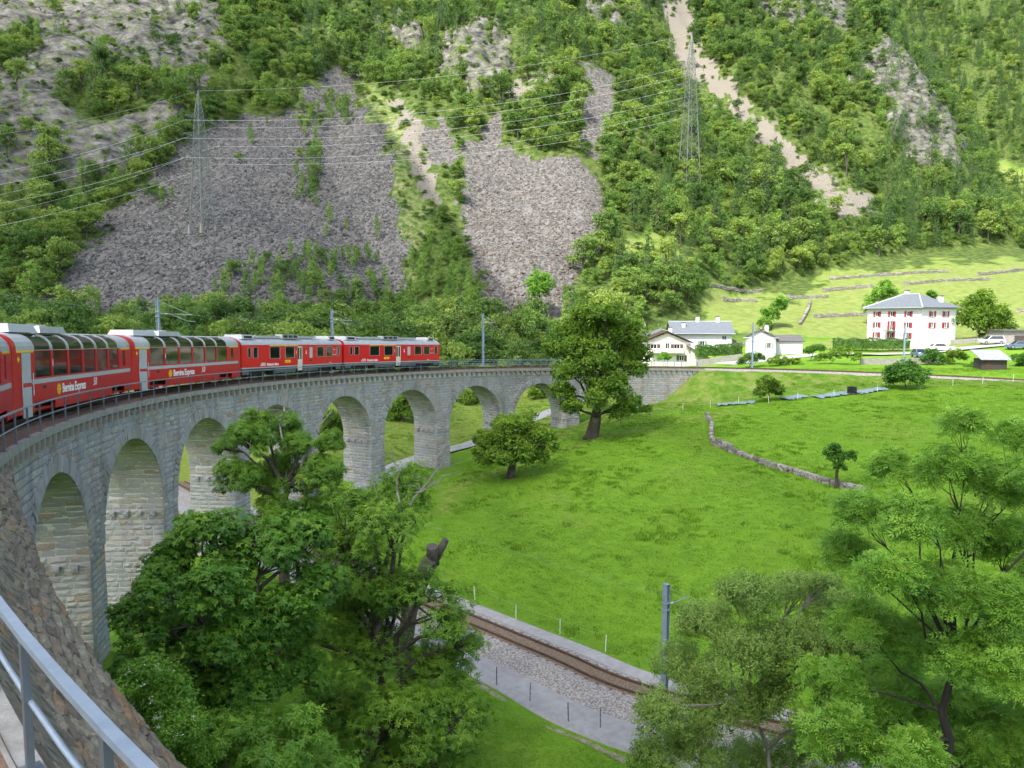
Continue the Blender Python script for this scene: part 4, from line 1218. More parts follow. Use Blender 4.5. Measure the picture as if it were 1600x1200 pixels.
def facade(g, org, ax, ay, W, Hh, wins, wallmb, mi=0):
    """one wall with real openings; wins = (u, z, w, h, shutter material or None)"""
    o = Vector(org); ax = Vector(ax); n = Vector(ay)          # n points into the house
    fm = lambda u, v, d: o + ax * u + n * d + Vector((0, 0, v))
    holes = [(u - w / 2, u + w / 2, z, z + h) for u, z, w, h, *_ in wins]
    panes = panel(fm, 0, W, 0, Hh, holes, .16, wallmb, lambda a, b: mi)
    for k, wdef in enumerate(wins):
        u, z, w, h, sh = wdef[:5]
        fr = MB(); t = .07
        for a, b, c, d in ((u - w / 2, u + w / 2, z, z + t), (u - w / 2, u + w / 2, z + h - t, z + h), (u - w / 2, u - w / 2 + t, z + t, z + h - t), (u + w / 2 - t, u + w / 2, z + t, z + h - t), (u - .03, u + .03, z + t, z + h - t)):
            p = [fm(a, c, .10), fm(b, c, .10), fm(b, d, .10), fm(a, d, .10), fm(a, c, .155), fm(b, c, .155), fm(b, d, .155), fm(a, d, .155)]
            fr.add(p, [(0, 1, 2, 3), (0, 4, 5, 1), (1, 5, 6, 2), (2, 6, 7, 3), (3, 7, 4, 0)])
        name = 'window' if h < 1.7 else 'balcony_door'
        wo = fr.build(name, 'frame_white', g)
        MB().add(*panes[k]).build('pane', 'window_dark', wo)
        sl = MB(); a, b = u - w / 2 - .06, u + w / 2 + .06
        sl.add([fm(a, z - .07, -.07), fm(b, z - .07, -.07), fm(b, z - .07, .1), fm(a, z - .07, .1), fm(a, z - .002, -.07), fm(b, z - .002, -.07), fm(b, z - .002, .1), fm(a, z - .002, .1)], [(0, 1, 5, 4), (4, 5, 6, 7), (0, 4, 7, 3), (1, 2, 6, 5), (0, 3, 2, 1)]); sl.build('sill', 'concrete', wo)
        if sh:
            for sd in (-1, 1):
                x0 = u + sd * (w / 2 + .03); x1 = u + sd * (w / 2 + .03 + w * .50); a, b = min(x0, x1), max(x0, x1)
                s_ = MB(); s_.add([fm(a, z, -.05), fm(b, z, -.05), fm(b, z + h, -.05), fm(a, z + h, -.05), fm(a, z, -.003), fm(b, z, -.003), fm(b, z + h, -.003), fm(a, z + h, -.003)], [(0, 1, 2, 3), (0, 4, 5, 1), (1, 5, 6, 2), (2, 6, 7, 3), (3, 7, 4, 0)])
                nl = int(h / .16)
                for q in range(nl):
                    zz = z + .08 + q * (h - .1) / nl
                    s_.add([fm(a + .05, zz, -.068), fm(b - .05, zz, -.068), fm(b - .05, zz + .09, -.054), fm(a + .05, zz + .09, -.054)], [(0, 1, 2, 3)])
                s_.build('shutter', sh, wo)
def slab_roof(mb, quad, th=.14):
    q = [Vector(p) for p in quad]; n = (q[1] - q[0]).cross(q[-1] - q[0]).normalized()
    if n.z < 0: n = -n
    m = len(q); vs = q + [p - n * th for p in q]
    mb.add(vs, [tuple(range(m)), tuple(range(2 * m - 1, m - 1, -1))] + [(i, (i + 1) % m, m + (i + 1) % m, m + i) for i in range(m)])
def chimney(parent, p, h=1.3, w=.75, m='render_white'):
    c = MB().box((p[0], p[1], p[2] + h / 2 - .5), (w, w, h + 1.0)).build('chimney', m, parent)
    MB().box((p[0], p[1], p[2] + h + .09), (w + .22, w + .22, .1)).box((p[0], p[1], p[2] + h + .04), (w * .7, w * .7, .1)).build('chimney_cap', 'slate_dark', c)
def house(name, corner, ang, W, D, Hh, label, wallm, roofm, kind, front, right=(), left=(), rise=2.5, over=.6, chim=(), ridge='x'):
    z = min(gz(corner.x, corner.y), corner.z)
    g = empty(name, (corner.x, corner.y, corner.z), ang); tag(g, label, 'house')
    wm = MB()
    facade(g, (0, 0, 0), (1, 0, 0), (0, 1, 0), W, Hh, list(front), wm)
    facade(g, (W, 0, 0), (0, 1, 0), (-1, 0, 0), D, Hh, list(right), wm)
    facade(g, (0, D, 0), (0, -1, 0), (1, 0, 0), D, Hh, list(left), wm)
    facade(g, (W, D, 0), (-1, 0, 0), (0, -1, 0), W, Hh, [], wm)
    wm.add([(0, 0, -4), (W, 0, -4), (W, D, -4), (0, D, -4), (0, 0, 0), (W, 0, 0), (W, D, 0), (0, D, 0)], [(0, 1, 5, 4), (1, 2, 6, 5), (2, 3, 7, 6), (3, 0, 4, 7)])
    rf = MB(); o = over; ze = Hh - .05
    if kind == 'hip':
        k = D / 2; sl = rise / (D / 2 + o); ridz = ze + rise
        a, b, c, d = Vector((-o, -o, ze)), Vector((W + o, -o, ze)), Vector((W + o, D + o, ze)), Vector((-o, D + o, ze))
        r0, r1 = Vector((k, D / 2, ridz)), Vector((W - k, D / 2, ridz))
        for q in ((a, b, r1, r0), (b, c, r1), (c, d, r0, r1), (d, a, r0)): slab_roof(rf, q)
        rt = MB(); rt.tube([b + Vector((0, 0, .02)), r1 + Vector((0, 0, .04))], .14, 6); rt.tube([a + Vector((0, 0, .02)), r0 + Vector((0, 0, .04))], .14, 6); rt.tube([r0, r1], .12, 6)
    elif ridge == 'x':
        ridz = ze + rise; e = Vector
        r0, r1 = e((-o, D / 2, ridz)), e((W + o, D / 2, ridz))
        slab_roof(rf, (e((-o, -o, ze)), e((W + o, -o, ze)), r1, r0)); slab_roof(rf, (e((W + o, D + o, ze)), e((-o, D + o, ze)), r0, r1))
        for x in (.0, W): wm.add([(x, 0, Hh), (x, D, Hh), (x, D / 2, Hh + rise * D / (D + 2 * o) - .2)], [(0, 1, 2)])
        rt = MB(); rt.tube([r0, r1], .1, 6)
    else:
        ridz = ze + rise; e = Vector
        r0, r1 = e((W / 2, -o, ridz)), e((W / 2, D + o, ridz))
        slab_roof(rf, (e((-o, -o, ze)), r0, r1, e((-o, D + o, ze)))); slab_roof(rf, (r0, e((W + o, -o, ze)), e((W + o, D + o, ze)), r1))
        for y in (.0, D): wm.add([(0, y, Hh), (W, y, Hh), (W / 2, y, Hh + rise * W / (W + 2 * o) - .2)], [(0, 1, 2)])
        rt = MB(); rt.tube([r0, r1], .1, 6)
    wm.build('wall', wallm, g)
    ro = rf.build('roof', roofm, g); rt.build('ridge_cap', 'tin_roof', ro)
    for c in chim: chimney(ro, c)
    gt = MB(); gt.tube([(-o, -o - .06, ze - .06), (W + o, -o - .06, ze - .06)], .07, 6); gt.tube([(W + .08, -.08, ze - .3), (W + .08, -.08, 0)], .05, 6); gt.build('gutter', 'tin_roof', ro)
    return g
def balcony(g, u0, u1, z, dep, h=.95, solid=True, m='render_cream'):
    mb = MB().box(((u0 + u1) / 2, -dep / 2, z - .09), (u1 - u0, dep, .16))
    if solid:
        mb.box(((u0 + u1) / 2, -dep + .05, z + h / 2), (u1 - u0, .1, h))
        for u in (u0 + .05, u1 - .05): mb.box((u, -dep / 2 - .05, z + h / 2), (.1, dep - .1, h))
    else:
        mb.box(((u0 + u1) / 2, -dep + .03, z + h), (u1 - u0, .05, .05))
        for k in range(13): mb.box((u0 + .03 + (u1 - u0 - .06) * k / 12, -dep + .03, z + h / 2), (.025, .025, h))
        for u in (u0 + .03, u1 - .03): mb.box((u, -dep / 2, z + h), (.05, dep, .05))
    return mb.build('balcony', m, g)
# tall white house with red shutters
cA_ = P(1354, 533, y=165); cB_ = P(1438, 537.5, y=152.6); W = (cB_ - cA_).to_2d().length; ang = math.atan2(cB_.y - cA_.y, cB_.x - cA_.x)
cA_.z = min(cA_.z, cB_.z) + .1
R_ = 'shutter_red'
fr = [(u * W, z, .95, 1.15, R_) for z in (5.35, .95) for u in (.19, .47, .77)] + [(.19 * W, 3.05, .95, 1.15, R_), (.77 * W, 3.05, .95, 1.15, R_), (.47 * W, 2.55, .95, 1.9, R_)]
g = house('tall_house', cA_, ang, W, 9.8, 7.3, 'tall white house with red shutters and grey hipped roof', 'render_white', 'slate', 'hip', fr,
          right=[(3.0, 5.35, .95, 1.15, R_), (3.0, 3.05, .95, 1.15, R_), (6.8, 3.05, .95, 1.15, R_), (6.8, 5.35, .95, 1.15, R_)], rise=2.9, over=.75, chim=((5.0, 5.6, 9.6), (W - 1.6, 7.2, 8.3)))
balcony(g, .47 * W - 1.1, .47 * W + 1.1, 2.5, 1.0, solid=False, m='lattice_steel')
# white house with grey roof and green shutters
c2 = P(1052, 560, y=166); G_ = 'shutter_green'
c2.z = -9.6
house('white_house', c2, math.radians(-4), 12.4, 9.0, 6.3, 'white house with green shutters and three white chimneys behind a hedge', 'render_white', 'slate', 'gable',
      [(6.2, 2.6, 1.0, 2.0, G_), (10.9, 2.75, 1.05, 1.25, G_), (10.9, 4.95, 1.0, .8, None), (2.6, 2.75, 1.0, 1.25, G_)], right=[(3, 2.7, 1, 1.2, G_), (6, 2.7, 1, 1.2, G_)], rise=2.6, over=.7, chim=((2.4, 2.2, 7.2), (5.8, 4.5, 8.6), (10.2, 4.4, 8.6)), ridge='x')
# cream chalet with balcony and lean-to
c1 = P(1004, 569, y=156); c1.z = -9.7; B_ = 'shutter_brown'
g = house('chalet', c1, math.radians(-6), 9.6, 8.5, 4.7, 'cream chalet with balcony, brown shutters and a lean-to beside the track', 'render_cream', 'brown_wood', 'gable',
      [(2.2, 3.15, 1.3, 1.2, B_), (5.0, 2.85, .8, 1.75, None), (6.9, 3.15, 1.2, 1.2, B_), (1.2, .9, .9, 1.1, None), (7.9, .9, 1.0, 1.2, B_)], rise=2.5, over=.8, chim=((5.8, 3.4, 6.4),), ridge='y')
balcony(g, 1.4, 8.2, 2.75, 1.3, h=.8)
lt_ = MB(); e = Vector
lt_.add([(9.6, -.5, 0), (13.4, -.5, 0), (13.4, 5, 0), (9.6, 5, 0), (9.6, -.5, 3.6), (13.4, -.5, 1.5), (13.4, 5, 1.5), (9.6, 5, 3.6)], [(0, 1, 5, 4), (1, 2, 6, 5), (2, 3, 7, 6), (4, 5, 6, 7)]); lt_.build('lean_to', 'render_cream', g)
rf = MB(); slab_roof(rf, (e((8.8, -1.1, 4.2)), e((13.9, -1.1, 1.35)), e((13.9, 5.5, 1.35)), e((8.8, 5.5, 4.2)))); rf.build('lean_to_roof', 'brown_wood', g)
# roof of the house half hidden left of the chalet
c0 = P(985, 560, y=176); c0.z = -9.5
house('grey_roofed_house', c0, math.radians(8), 7.5, 8, 5.6, 'house with pale grey roof, half hidden behind the chalet and the big chestnut', 'render_cream', 'slate', 'gable', [(2, 3.2, 1, 1.2, None), (5, 3.2, 1, 1.2, None)], rise=2.3, chim=((4, 3, 7.4),), ridge='x')
# small white house with dark roof and annex
c3 = P(1165, 549, y=152); c3.z = gz(c3.x, c3.y) + .1
c3.z = P(1165, 551, y=152).z
g = house('small_house', c3, math.radians(-18), 5.6, 8.2, 3.1, 'small white house with dark slate roof and an annex by the road', 'render_white', 'slate_dark', 'gable',
      [(3.0, 2.75, .5, .3, None), (4.4, .9, .8, 1.1, G_)], right=[(1.8, 1.0, .5, 1.0, G_), (5.0, 1.0, .9, 1.1, G_)], rise=1.75, over=.55, chim=((3.9, 5.0, 4.2),), ridge='y')
an = MB(); an.box((8.2, 5.2, .6), (5.2, 5, 3.6)); an.build('annex', 'render_white', g)
rf = MB(); slab_roof(rf, (e((5.2, 2.2, 2.35)), e((11.3, 2.2, 2.35)), e((10.4, 5.2, 3.5)), e((5.6, 5.2, 3.5)))); slab_roof(rf, (e((11.3, 8.2, 2.35)), e((5.2, 8.2, 2.35)), e((5.6, 5.2, 3.5)), e((10.4, 5.2, 3.5)))); slab_roof(rf, (e((11.3, 2.2, 2.35)), e((11.3, 8.2, 2.35)), e((10.4, 5.2, 3.5)))); rf.build('annex_roof', 'slate_dark', g)
# timber shed by the track
c4 = P(1533, 583, y=118); g = empty('timber_shed', (c4.x, c4.y, c4.z), math.radians(-8)); tag(g, 'small dark timber shed with a pale metal roof beside the track', 'shed')
mb = MB()
for k in range(14): mb.box((.13 + k * .262, 0, 1.1), (.25, .05, 2.3 + .03 * (k % 2)))
mb.box((1.83, 1.5, 1.1), (3.5, 2.9, 2.25)); mb.build('wall', 'grey_wood', g)
rf = MB(); slab_roof(rf, (e((-.35, -.6, 2.15)), e((4.0, -.6, 2.15)), e((4.0, 3.4, 3.5)), e((-.35, 3.4, 3.5))), .08)
for k in range(12): rf.bar((-.3 + k * .39, -.6, 2.20), (-.3 + k * .39, 3.4, 3.55), .05, .05)
rf.build('roof', 'tin_roof', g)
MB().box((1.1, -.04, 1.0), (.85, .03, 1.8)).build('door', 'brown_wood', g)
# concrete garage at the right edge
c5 = P(1567, 541, y=150); c5.z -= .2; g = empty('concrete_garage', c5, math.radians(-4)); tag(g, 'low pale concrete garage with flat roof at the right edge', 'garage')
MB().box((3.5, 3, 1.5), (7, 6, 3.4)).build('wall', 'concrete', g); MB().box((3.5, 2.8, 3.32), (7.6, 6.8, .22)).build('roof', 'slate_dark', g); MB().box((3.4, -.03, 1.2), (2.6, .05, 2.2)).build('door', 'grey_wood', g)
# ------------------------------------------------------------------ roads and walls
def drape(pts, w, name, m, dz=.05, label=None, cat=None, n=8, kind='structure'):
    pts = catmull([Vector(p) for p in pts], n); mb = MB(); vs = []; fs = []; K = 5
    for i, p in enumerate(pts):
        d = pts[min(i + 1, len(pts) - 1)] - pts[max(i - 1, 0)]; d.z = 0; d.normalize(); l = Vector((-d.y, d.x, 0))
        zc = max(gz((p + l * w * q).x, (p + l * w * q).y) for q in (-.5, -.25, 0, .25, .5))
        for k in range(K):
            q = p + l * w * (k / (K - 1) - .5); vs.append((q.x, q.y, max(zc, 0 * zc + zc) + dz))
    for i in range(len(pts) - 1):
        for k in range(K - 1):
            a = i * K + k; fs.append((a, a + 1, a + K + 1, a + K))
    o = mb.add(vs, fs).build(name, m); tag(o, label, cat, kind=kind); return o
mat('road_grey', (.36, .36, .35), rough=.95, noise=(3, (.29, .29, .28), .2), bump=.3, bscale=20)
drape([hit(*p) for p in ((560, 765), (605, 738), (640, 722), (690, 707), (740, 693), (800, 670), (858, 645), (900, 630), (960, 612))], 2.6, 'valley_road', 'road_grey', label='narrow grey lane passing beneath the viaduct arches', cat='road')
drape([P(1130, 572, y=138), P(1200, 563, y=143), P(1260, 556, y=147), P(1340, 552, y=147), P(1420, 550, y=147), P(1500, 547, y=147), P(1600, 544, y=147), P(1700, 541, y=147)], 5.5, 'village_road', 'road_grey', label='grey village road in front of the tall white house', cat='road')
mat('trodden_soil', (.30, .25, .18), rough=.95, noise=(4, (.10, .15, .03), .14), bump=.5, bscale=12, spec=.1)
drape(pathpx, .5, 'dirt_path', 'trodden_soil', dz=-.01, label='faint trodden dirt path in the grass below the gravel', cat='path')
def stone_wall(pts, h, w, label, sl=.5, ch=.3, m='drystone', as_parts=False, group=None, name='dry_stone_wall', r=None, sub=10, spread=0):
    r = r or random.Random(3)
    pts = catmull([Vector(p) for p in pts], sub); g = empty(name, pts[len(pts) // 2]); tag(g, label, 'wall', group)
    inv = Matrix.Translation(-g.location)
    acc = [0]
    for a, b in zip(pts[:-1], pts[1:]): acc.append(acc[-1] + (b - a).length)
    def at(t):
        i = min(max(np.searchsorted(acc, t) - 1, 0), len(pts) - 2); f_ = (t - acc[i]) / max(1e-6, acc[i + 1] - acc[i])
        p = pts[i].lerp(pts[i + 1], min(1, f_)); d = pts[i + 1] - pts[i]; d.z = 0; d.normalize(); return p, d
    me_list = []
    tot = acc[-1]; z = 0; out = MB(); parts = []
    while z < h:
        hh = ch * r.uniform(.75, 1.25); t = 0
        while t < tot:
            l = sl * r.uniform(.55, 1.5); p, d = at(t + l / 2)
            edge = h * (1 - .35 * (vnoise(np.array([t * .4]), np.array([3.0]), 4)[0]))
            if z < edge:
                gzz = gz(p.x, p.y); n = Vector((-d.y, d.x, 0))
                c = Vector((p.x, p.y, gzz + z + hh / 2 - .08)) + n * r.uniform(-.05, .05)
                M = Matrix.Translation(c) @ Matrix.Rotation(math.atan2(d.y, d.x) + r.uniform(-.15, .15), 4, 'Z') @ Matrix.Rotation(r.uniform(-.12, .12), 4, 'Y')
                V = []
                for sz in (-1, 1):
                    for sx, sy in ((-1, -1), (1, -1), (1, 1), (-1, 1)):
                        V.append(M @ Vector((sx * l / 2 * r.uniform(.72, 1.0), sy * w / 2 * r.uniform(.8, 1.05), sz * hh / 2 * r.uniform(.75, 1.05))))
                V.append(M @ Vector((0, -w / 2 * 1.15, 0))); V.append(M @ Vector((0, w / 2 * 1.15, 0)))
                Fc = [(3, 2, 1, 0), (4, 5, 6, 7), (0, 1, 8), (1, 5, 8), (5, 4, 8), (4, 0, 8), (1, 2, 6, 5), (2, 3, 9), (3, 7, 9), (7, 6, 9), (6, 2, 9), (3, 0, 4, 7)]
                parts.append((1, V, Fc, r.random()))
            t += l
        z += hh * .92
    def pl(o): o.parent = g; o.matrix_parent_inverse = inv; return o
    if as_parts: emit(parts, 300, 'stone', 'stones', m, pl)
    else:
        for _, V, Fc, t in parts: out.add(V, Fc, 0, t)
        tag(pl(out.build('stones', m)), kind='stuff')
    return g
mat('drystone', (.4, .38, .36), rough=.9, tint=[(.11, .10, .085), (.20, .185, .165), (.30, .28, .255), (.40, .38, .35)], noise=(5, (.20, .19, .16), .25), bump=.6, bscale=8, spec=.2)
stone_wall([hit(*p) for p in ((1104, 653), (1112, 665), (1112, 688), (1128, 700), (1160, 713), (1200, 728), (1245, 741), (1290, 755), (1345, 768))], .62, .42, 'curved dry stone wall crossing the green meadow', sl=.62, ch=.34, as_parts=True)
tw = [((1296, 438), (1340, 434), (1400, 430), (1480, 426)), ((1285, 456), (1330, 452), (1362, 449)), ((1412, 446), (1450, 442), (1545, 438)), ((1272, 497), (1310, 495), (1352, 493)),
      ((1528, 431), (1565, 427), (1610, 422)), ((1095, 450), (1140, 453), (1190, 456)), ((1128, 470), (1155, 471), (1180, 472)), ((1228, 467), (1262, 466), (1292, 465)), ((1266, 472), (1262, 488), (1250, 508)),
      ((1140, 540), (1152, 539), (1166, 540)), ((1588, 488), (1600, 489), (1620, 490)), ((1000, 405), (1028, 408), (1050, 404))]
names_tw = ['topmost terrace wall above the tall house', 'short terrace wall left of the tall house roof', 'long terrace wall behind the tall house chimney', 'terrace wall level with the tall house upper windows', 'terrace wall high at the right edge of the picture',
            'terrace wall along the forest edge above the white house', 'short terrace wall below the wood above the small house', 'terrace wall running towards the forest corner', 'steep stone stair wall climbing the yellow terraces', 'low stone wall between the white house and the small house', 'stub of stone wall right of the round chestnut', 'stone wall below the small green clearing']
for q, lab in zip(tw, names_tw):
    stone_wall([hit(*p) for p in q], .95, .6, 'grey dry stone ' + lab, sl=.8, ch=.32, group='terrace walls on the slope', name='terrace_wall', sub=8)
# grey garden wall in front of the road
def plain_wall(pts, h, th, label, m='concrete', name='garden_wall'):
    mb = MB(); pts = [Vector(p) for p in pts]
    for a, b in zip(pts[:-1], pts[1:]):
        za = gz(a.x, a.y); zb = gz(b.x, b.y); d = (b - a); d.z = 0; d.normalize(); n = Vector((-d.y, d.x, 0)) * th / 2
        q = []
        for p, zz in ((a, za), (b, zb)):
            for s_ in (-1, 1):
                for z_ in (-.6, h): q.append(Vector((p.x, p.y, zz + z_)) + n * s_)
        mb.add(q, [(0, 4, 5, 1), (2, 3, 7, 6), (1, 5, 7, 3), (0, 1, 3, 2), (4, 6, 7, 5)])
    o = mb.build(name, m); tag(o, label, 'wall'); return o
plain_wall([P(1344, 571, y=128), P(1400, 572, y=128), P(1478, 573, y=128)], 1.0, .3, 'low grey concrete wall between the track and the village road')
plain_wall([P(1455, 536, y=156), P(1500, 537, y=156), P(1535, 537, y=156)], .9, .35, 'grey garden wall below the round clipped bush')
plain_wall([P(1088, 566, y=150), P(1120, 563, y=151), P(1158, 560, y=152)], 1.3, .3, 'pale sloping garden wall below the hedge of the white house')
# ------------------------------------------------------------------ cars
mat('car_white', (.80, .80, .80), rough=.25, spec=.6); mat('car_silver', (.55, .58, .62), rough=.25, metal=.5); mat('car_blue', (.08, .13, .22), rough=.25, spec=.6); mat('tyre', (.015, .015, .015), rough=.85); mat('hub', (.4, .4, .42), rough=.35, metal=.8)
mat('lamp_red', (.5, .02, .02), rough=.3); mat('lamp_clear', (.75, .75, .72), rough=.2)
def car(base, rz, paint, label, L=4.4, Wd=1.78, Hc=1.48, suv=False):
    g = empty('parked_car', base, rz); tag(g, label, 'car', 'cars by the village road')
    # side profile (x, z) lower body and cabin
    low = [(-.5, .30), (-.5, .62), (-.46, .80), (-.42, .86), (-.18, .92), (.30, .93), (.43, .84), (.48, .70), (.5, .52), (.5, .30)]
    cab = [(-.43, .88), (-.34, 1.0), (-.10, 1.0), (.10, .97), (.26, .92)] if not suv else [(-.47, .88), (-.43, 1.0), (-.05, 1.0), (.12, .97), (.27, .92)]
    low = [(x * L, z * Hc * .62 / .62 * .62 if z > .9 else z * Hc * .66) for x, z in low]
    b = MB(); n = len(low)
    sec = [(-Wd / 2, .96), (-Wd / 2 * .99, 1.0), (Wd / 2 * .99, 1.0), (Wd / 2, .96)]
    vs = [(x * (1 if abs(y) < Wd * .497 else .985), y, z) for y, _ in sec for x, z in low]
    fs = [(k * n + i, k * n + i + 1, (k + 1) * n + i + 1, (k + 1) * n + i) for k in range(3) for i in range(n - 1)]
    fs += [tuple(range(n)), tuple(range(4 * n - 1, 3 * n - 1, -1))]
    b.add(vs, fs)
    zb = .60 * Hc
    # cabin pillars and roof
    c0, c1, r0, r1 = (-.44 if not suv else -.47) * L, .28 * L, (-.30 if not suv else -.41) * L, .09 * L
    wb, wr = Wd / 2 * .96, Wd / 2 * .74
    b.add([(c0, -wb, zb - .05), (c1, -wb, zb - .05), (c1, wb, zb - .05), (c0, wb, zb - .05), (r0, -wr, Hc), (r1, -wr, Hc), (r1, wr, Hc), (r0, wr, Hc)], [(4, 5, 6, 7), (0, 1, 5, 4), (1, 2, 6, 5), (2, 3, 7, 6), (3, 0, 4, 7)])
    bo = b.build('body', paint, g)
    def quad_in(p, s, off, nm, par=g, m='window_dark'):
        p = [Vector(q) for q in p]; c = sum(p, Vector()) / 4; nrm = (p[1] - p[0]).cross(p[2] - p[0]).normalized()
        MB().add([c + (q - c) * s + nrm * off for q in p], [(0, 1, 2, 3)]).build(nm, m, par)
    B = [Vector(v) for v in ((c0, -wb, zb - .05), (c1, -wb, zb - .05), (c1, wb, zb - .05), (c0, wb, zb - .05), (r0, -wr, Hc), (r1, -wr, Hc), (r1, wr, Hc), (r0, wr, Hc))]
    for q, nm in (((0, 1, 5, 4), 'side_window'), ((2, 3, 7, 6), 'side_window'), ((1, 2, 6, 5), 'windscreen'), ((3, 0, 4, 7), 'rear_window')): quad_in([B[i] for i in q], .84, .012, nm)
    for x in (-.30 * L, .31 * L):
        for y in (-Wd / 2 + .1, Wd / 2 - .1):
            M = Matrix.Translation((x, y, .33)) @ Matrix.Rotation(math.pi / 2, 4, 'X')
            w = MB().lathe([(.24, -.11), (.33, -.10), (.34, 0), (.33, .10), (.24, .11)], 16, M).build('wheel', 'tyre', g)
            MB().lathe([(.05, -.115), (.22, -.112), (.22, .112), (.05, .115)], 10, M).build('rim', 'hub', w)
    for y in (-.6, .6):
        MB().box((.492 * L, y, .55 * Hc * .66 + .28), (.06, .34, .14)).build('headlight', 'lamp_clear', g)
        MB().box((-.492 * L, y, .60), (.06, .28, .16)).build('tail_light', 'lamp_red', g)
    return g
def cz(px, y, dz=.06):
    p = P(px, 540, y=y); return Vector((p.x, p.y, gz(p.x, p.y) + dz))
car(cz(1470, 147.2, .12), math.radians(-3), 'car_white', 'white estate car parked on the road below the round bush')
car(cz(1549, 150, .1), math.radians(176), 'car_silver', 'silver off-roader parked in front of the concrete garage', L=4.6, Hc=1.66, suv=True)
car(cz(1437, 138, .1), math.radians(-100), 'car_blue', 'blue car seen end-on beside the leafy bushes', L=4.1)
car(cz(1592, 140, .1), math.radians(170), 'car_blue', 'dark blue car cut off at the right edge', L=4.3)
# ------------------------------------------------------------------ fence posts, nets, box, snag
mat('post_white', (.75, .75, .72), rough=.6); mat('post_dark', (.10, .12, .13), rough=.6, metal=.4)
mat('net_blue', (.13, .19, .215), rough=.85, noise=(7, (.20, .26, .27), .2)); mat('black_plastic', (.012, .012, .013), rough=.6)
mat('bark', (.055, .046, .038), rough=.95, noise=(5, (.11, .095, .08), .2), bump=1.4, bscale=9, spec=.1)
mat('bark_grey', (.115, .105, .092), rough=.95, noise=(5, (.06, .052, .045), .2), bump=1, bscale=9, spec=.1)
mat('cut_wood', (.10, .09, .075), rough=.9, noise=(12, (.06, .05, .045), .2))
def stake(px, py, h, w, m, label, grp):
    p = hit(px, py); p.z = gz(p.x, p.y)
    w *= .7; mb = MB().box((0, 0, h / 2 - .1), (w, w, h + .2)).box((0, 0, h * .72), (w * 1.9, w * 1.3, .04)).box((0, 0, h * .45), (w * 1.9, w * 1.3, .04))
    tag(mb.build('fence_stake', m, loc=p, rot=(random.uniform(-.05, .05), random.uniform(-.05, .05), random.uniform(0, 3))), label, 'stake', grp)
    return p
q = [stake(px, py, 1.0, .045, 'post_white', lab, 'white stakes of the electric fence') for px, py, lab in
     ((1067, 641, 'white fence stake left of the first blue net'), (1110, 637, 'white fence stake just before the first blue net'), (1154, 632, 'white fence stake in the middle of the first blue net'), (1201, 630, 'white fence stake below the round bush on the bank'),
      (1246, 625, 'white fence stake at the short blue net'), (1303, 620, 'white fence stake left of the black box'), (1371, 613, 'white fence stake at the far end of the long blue net'), (1438, 608, 'white fence stake right of the dark bush'),
      (1489, 604, 'white fence stake second right of the dark bush'), (1535, 600, 'white fence stake below the timber shed'), (1583, 596, 'white fence stake near the right edge of the picture'))]
def tape(pts, label):
    pp = [p + Vector((0, 0, .9)) for p in pts]
    tag(MB().tube(pp, .0016, 4).build('fence_wire', 'post_white'), label, 'fence wire')
tape(q, 'thin electric fence wire along the foot of the railway bank')
q = [stake(px, py, 1.0, .04, 'post_white', lab, 'white stakes of the electric fence') for px, py, lab in ((742, 938, 'white fence stake by the track next to the foreground chestnut'), (806, 967, 'white fence stake above the lower track, leftmost in the open'), (875, 991, 'middle white fence stake above the lower track'), (946, 1018, 'white fence stake above the lower track, closest to the mast'))]
tape(q, 'thin electric fence wire above the lower track')
[stake(px, py, 1.05, .05, 'post_dark', lab, 'dark stakes along the gravel path') for px, py, lab in ((776, 1072, 'dark metal stake by the gravel path, farthest left'), (828, 1098, 'dark metal stake by the gravel path, second from left'), (888, 1130, 'dark metal stake by the gravel path, third from left'), (938, 1140, 'dark metal stake by the gravel path, next to the willow'))]
def net(p0, p1, w, label):
    a, b = hit(*p0), hit(*p1); mb = MB(); n = 22; vs = []; fs = []
    d = (b - a); d.z = 0; l = Vector((-d.y, d.x, 0)).normalized()
    for i in range(n + 1):
        for k in range(5):
            q = a.lerp(b, i / n) + l * (w * (k / 4 - .5) * (1 + .3 * math.sin(i * 1.7)))
            vs.append((q.x, q.y, gz(q.x, q.y) + .10 + random.uniform(0, .16)))
    for i in range(n):
        for k in range(4): q = i * 5 + k; fs.append((q, q + 1, q + 6, q + 5))
    o = mb.add(vs, fs).build('garden_net', 'net_blue'); tag(o, label, 'net', 'pale blue nets on the grass')
    so = o.modifiers.new('thick', 'SOLIDIFY'); so.thickness = .02
net((1120, 634), (1180, 629), 1.6, 'pale blue net lying on the grass farthest left')
net((1224, 625), (1256, 620), 2.2, 'short pale blue net beside the round bush')
net((1274, 622), (1342, 613), 2.2, 'long pale blue net lying left of the black box')
net((1336, 615), (1382, 608), 2.0, 'pale blue net lying right of the black box')
p = hit(1331, 616); g = empty('compost_box', (p.x, p.y, gz(p.x, p.y)), .2); tag(g, 'small black box standing on the pale blue nets', 'box')
mb = MB()
for k in range(5): mb.box((0, -.42, .1 + k * .19), (.9, .03, .16)).box((0, .42, .1 + k * .19), (.9, .03, .16)).box((-.44, 0, .1 + k * .19), (.03, .8, .16)).box((.44, 0, .1 + k * .19), (.03, .8, .16))
mb.build('side', 'black_plastic', g); MB().box((0, 0, 1.02), (1.0, .95, .05)).build('lid', 'black_plastic', g)
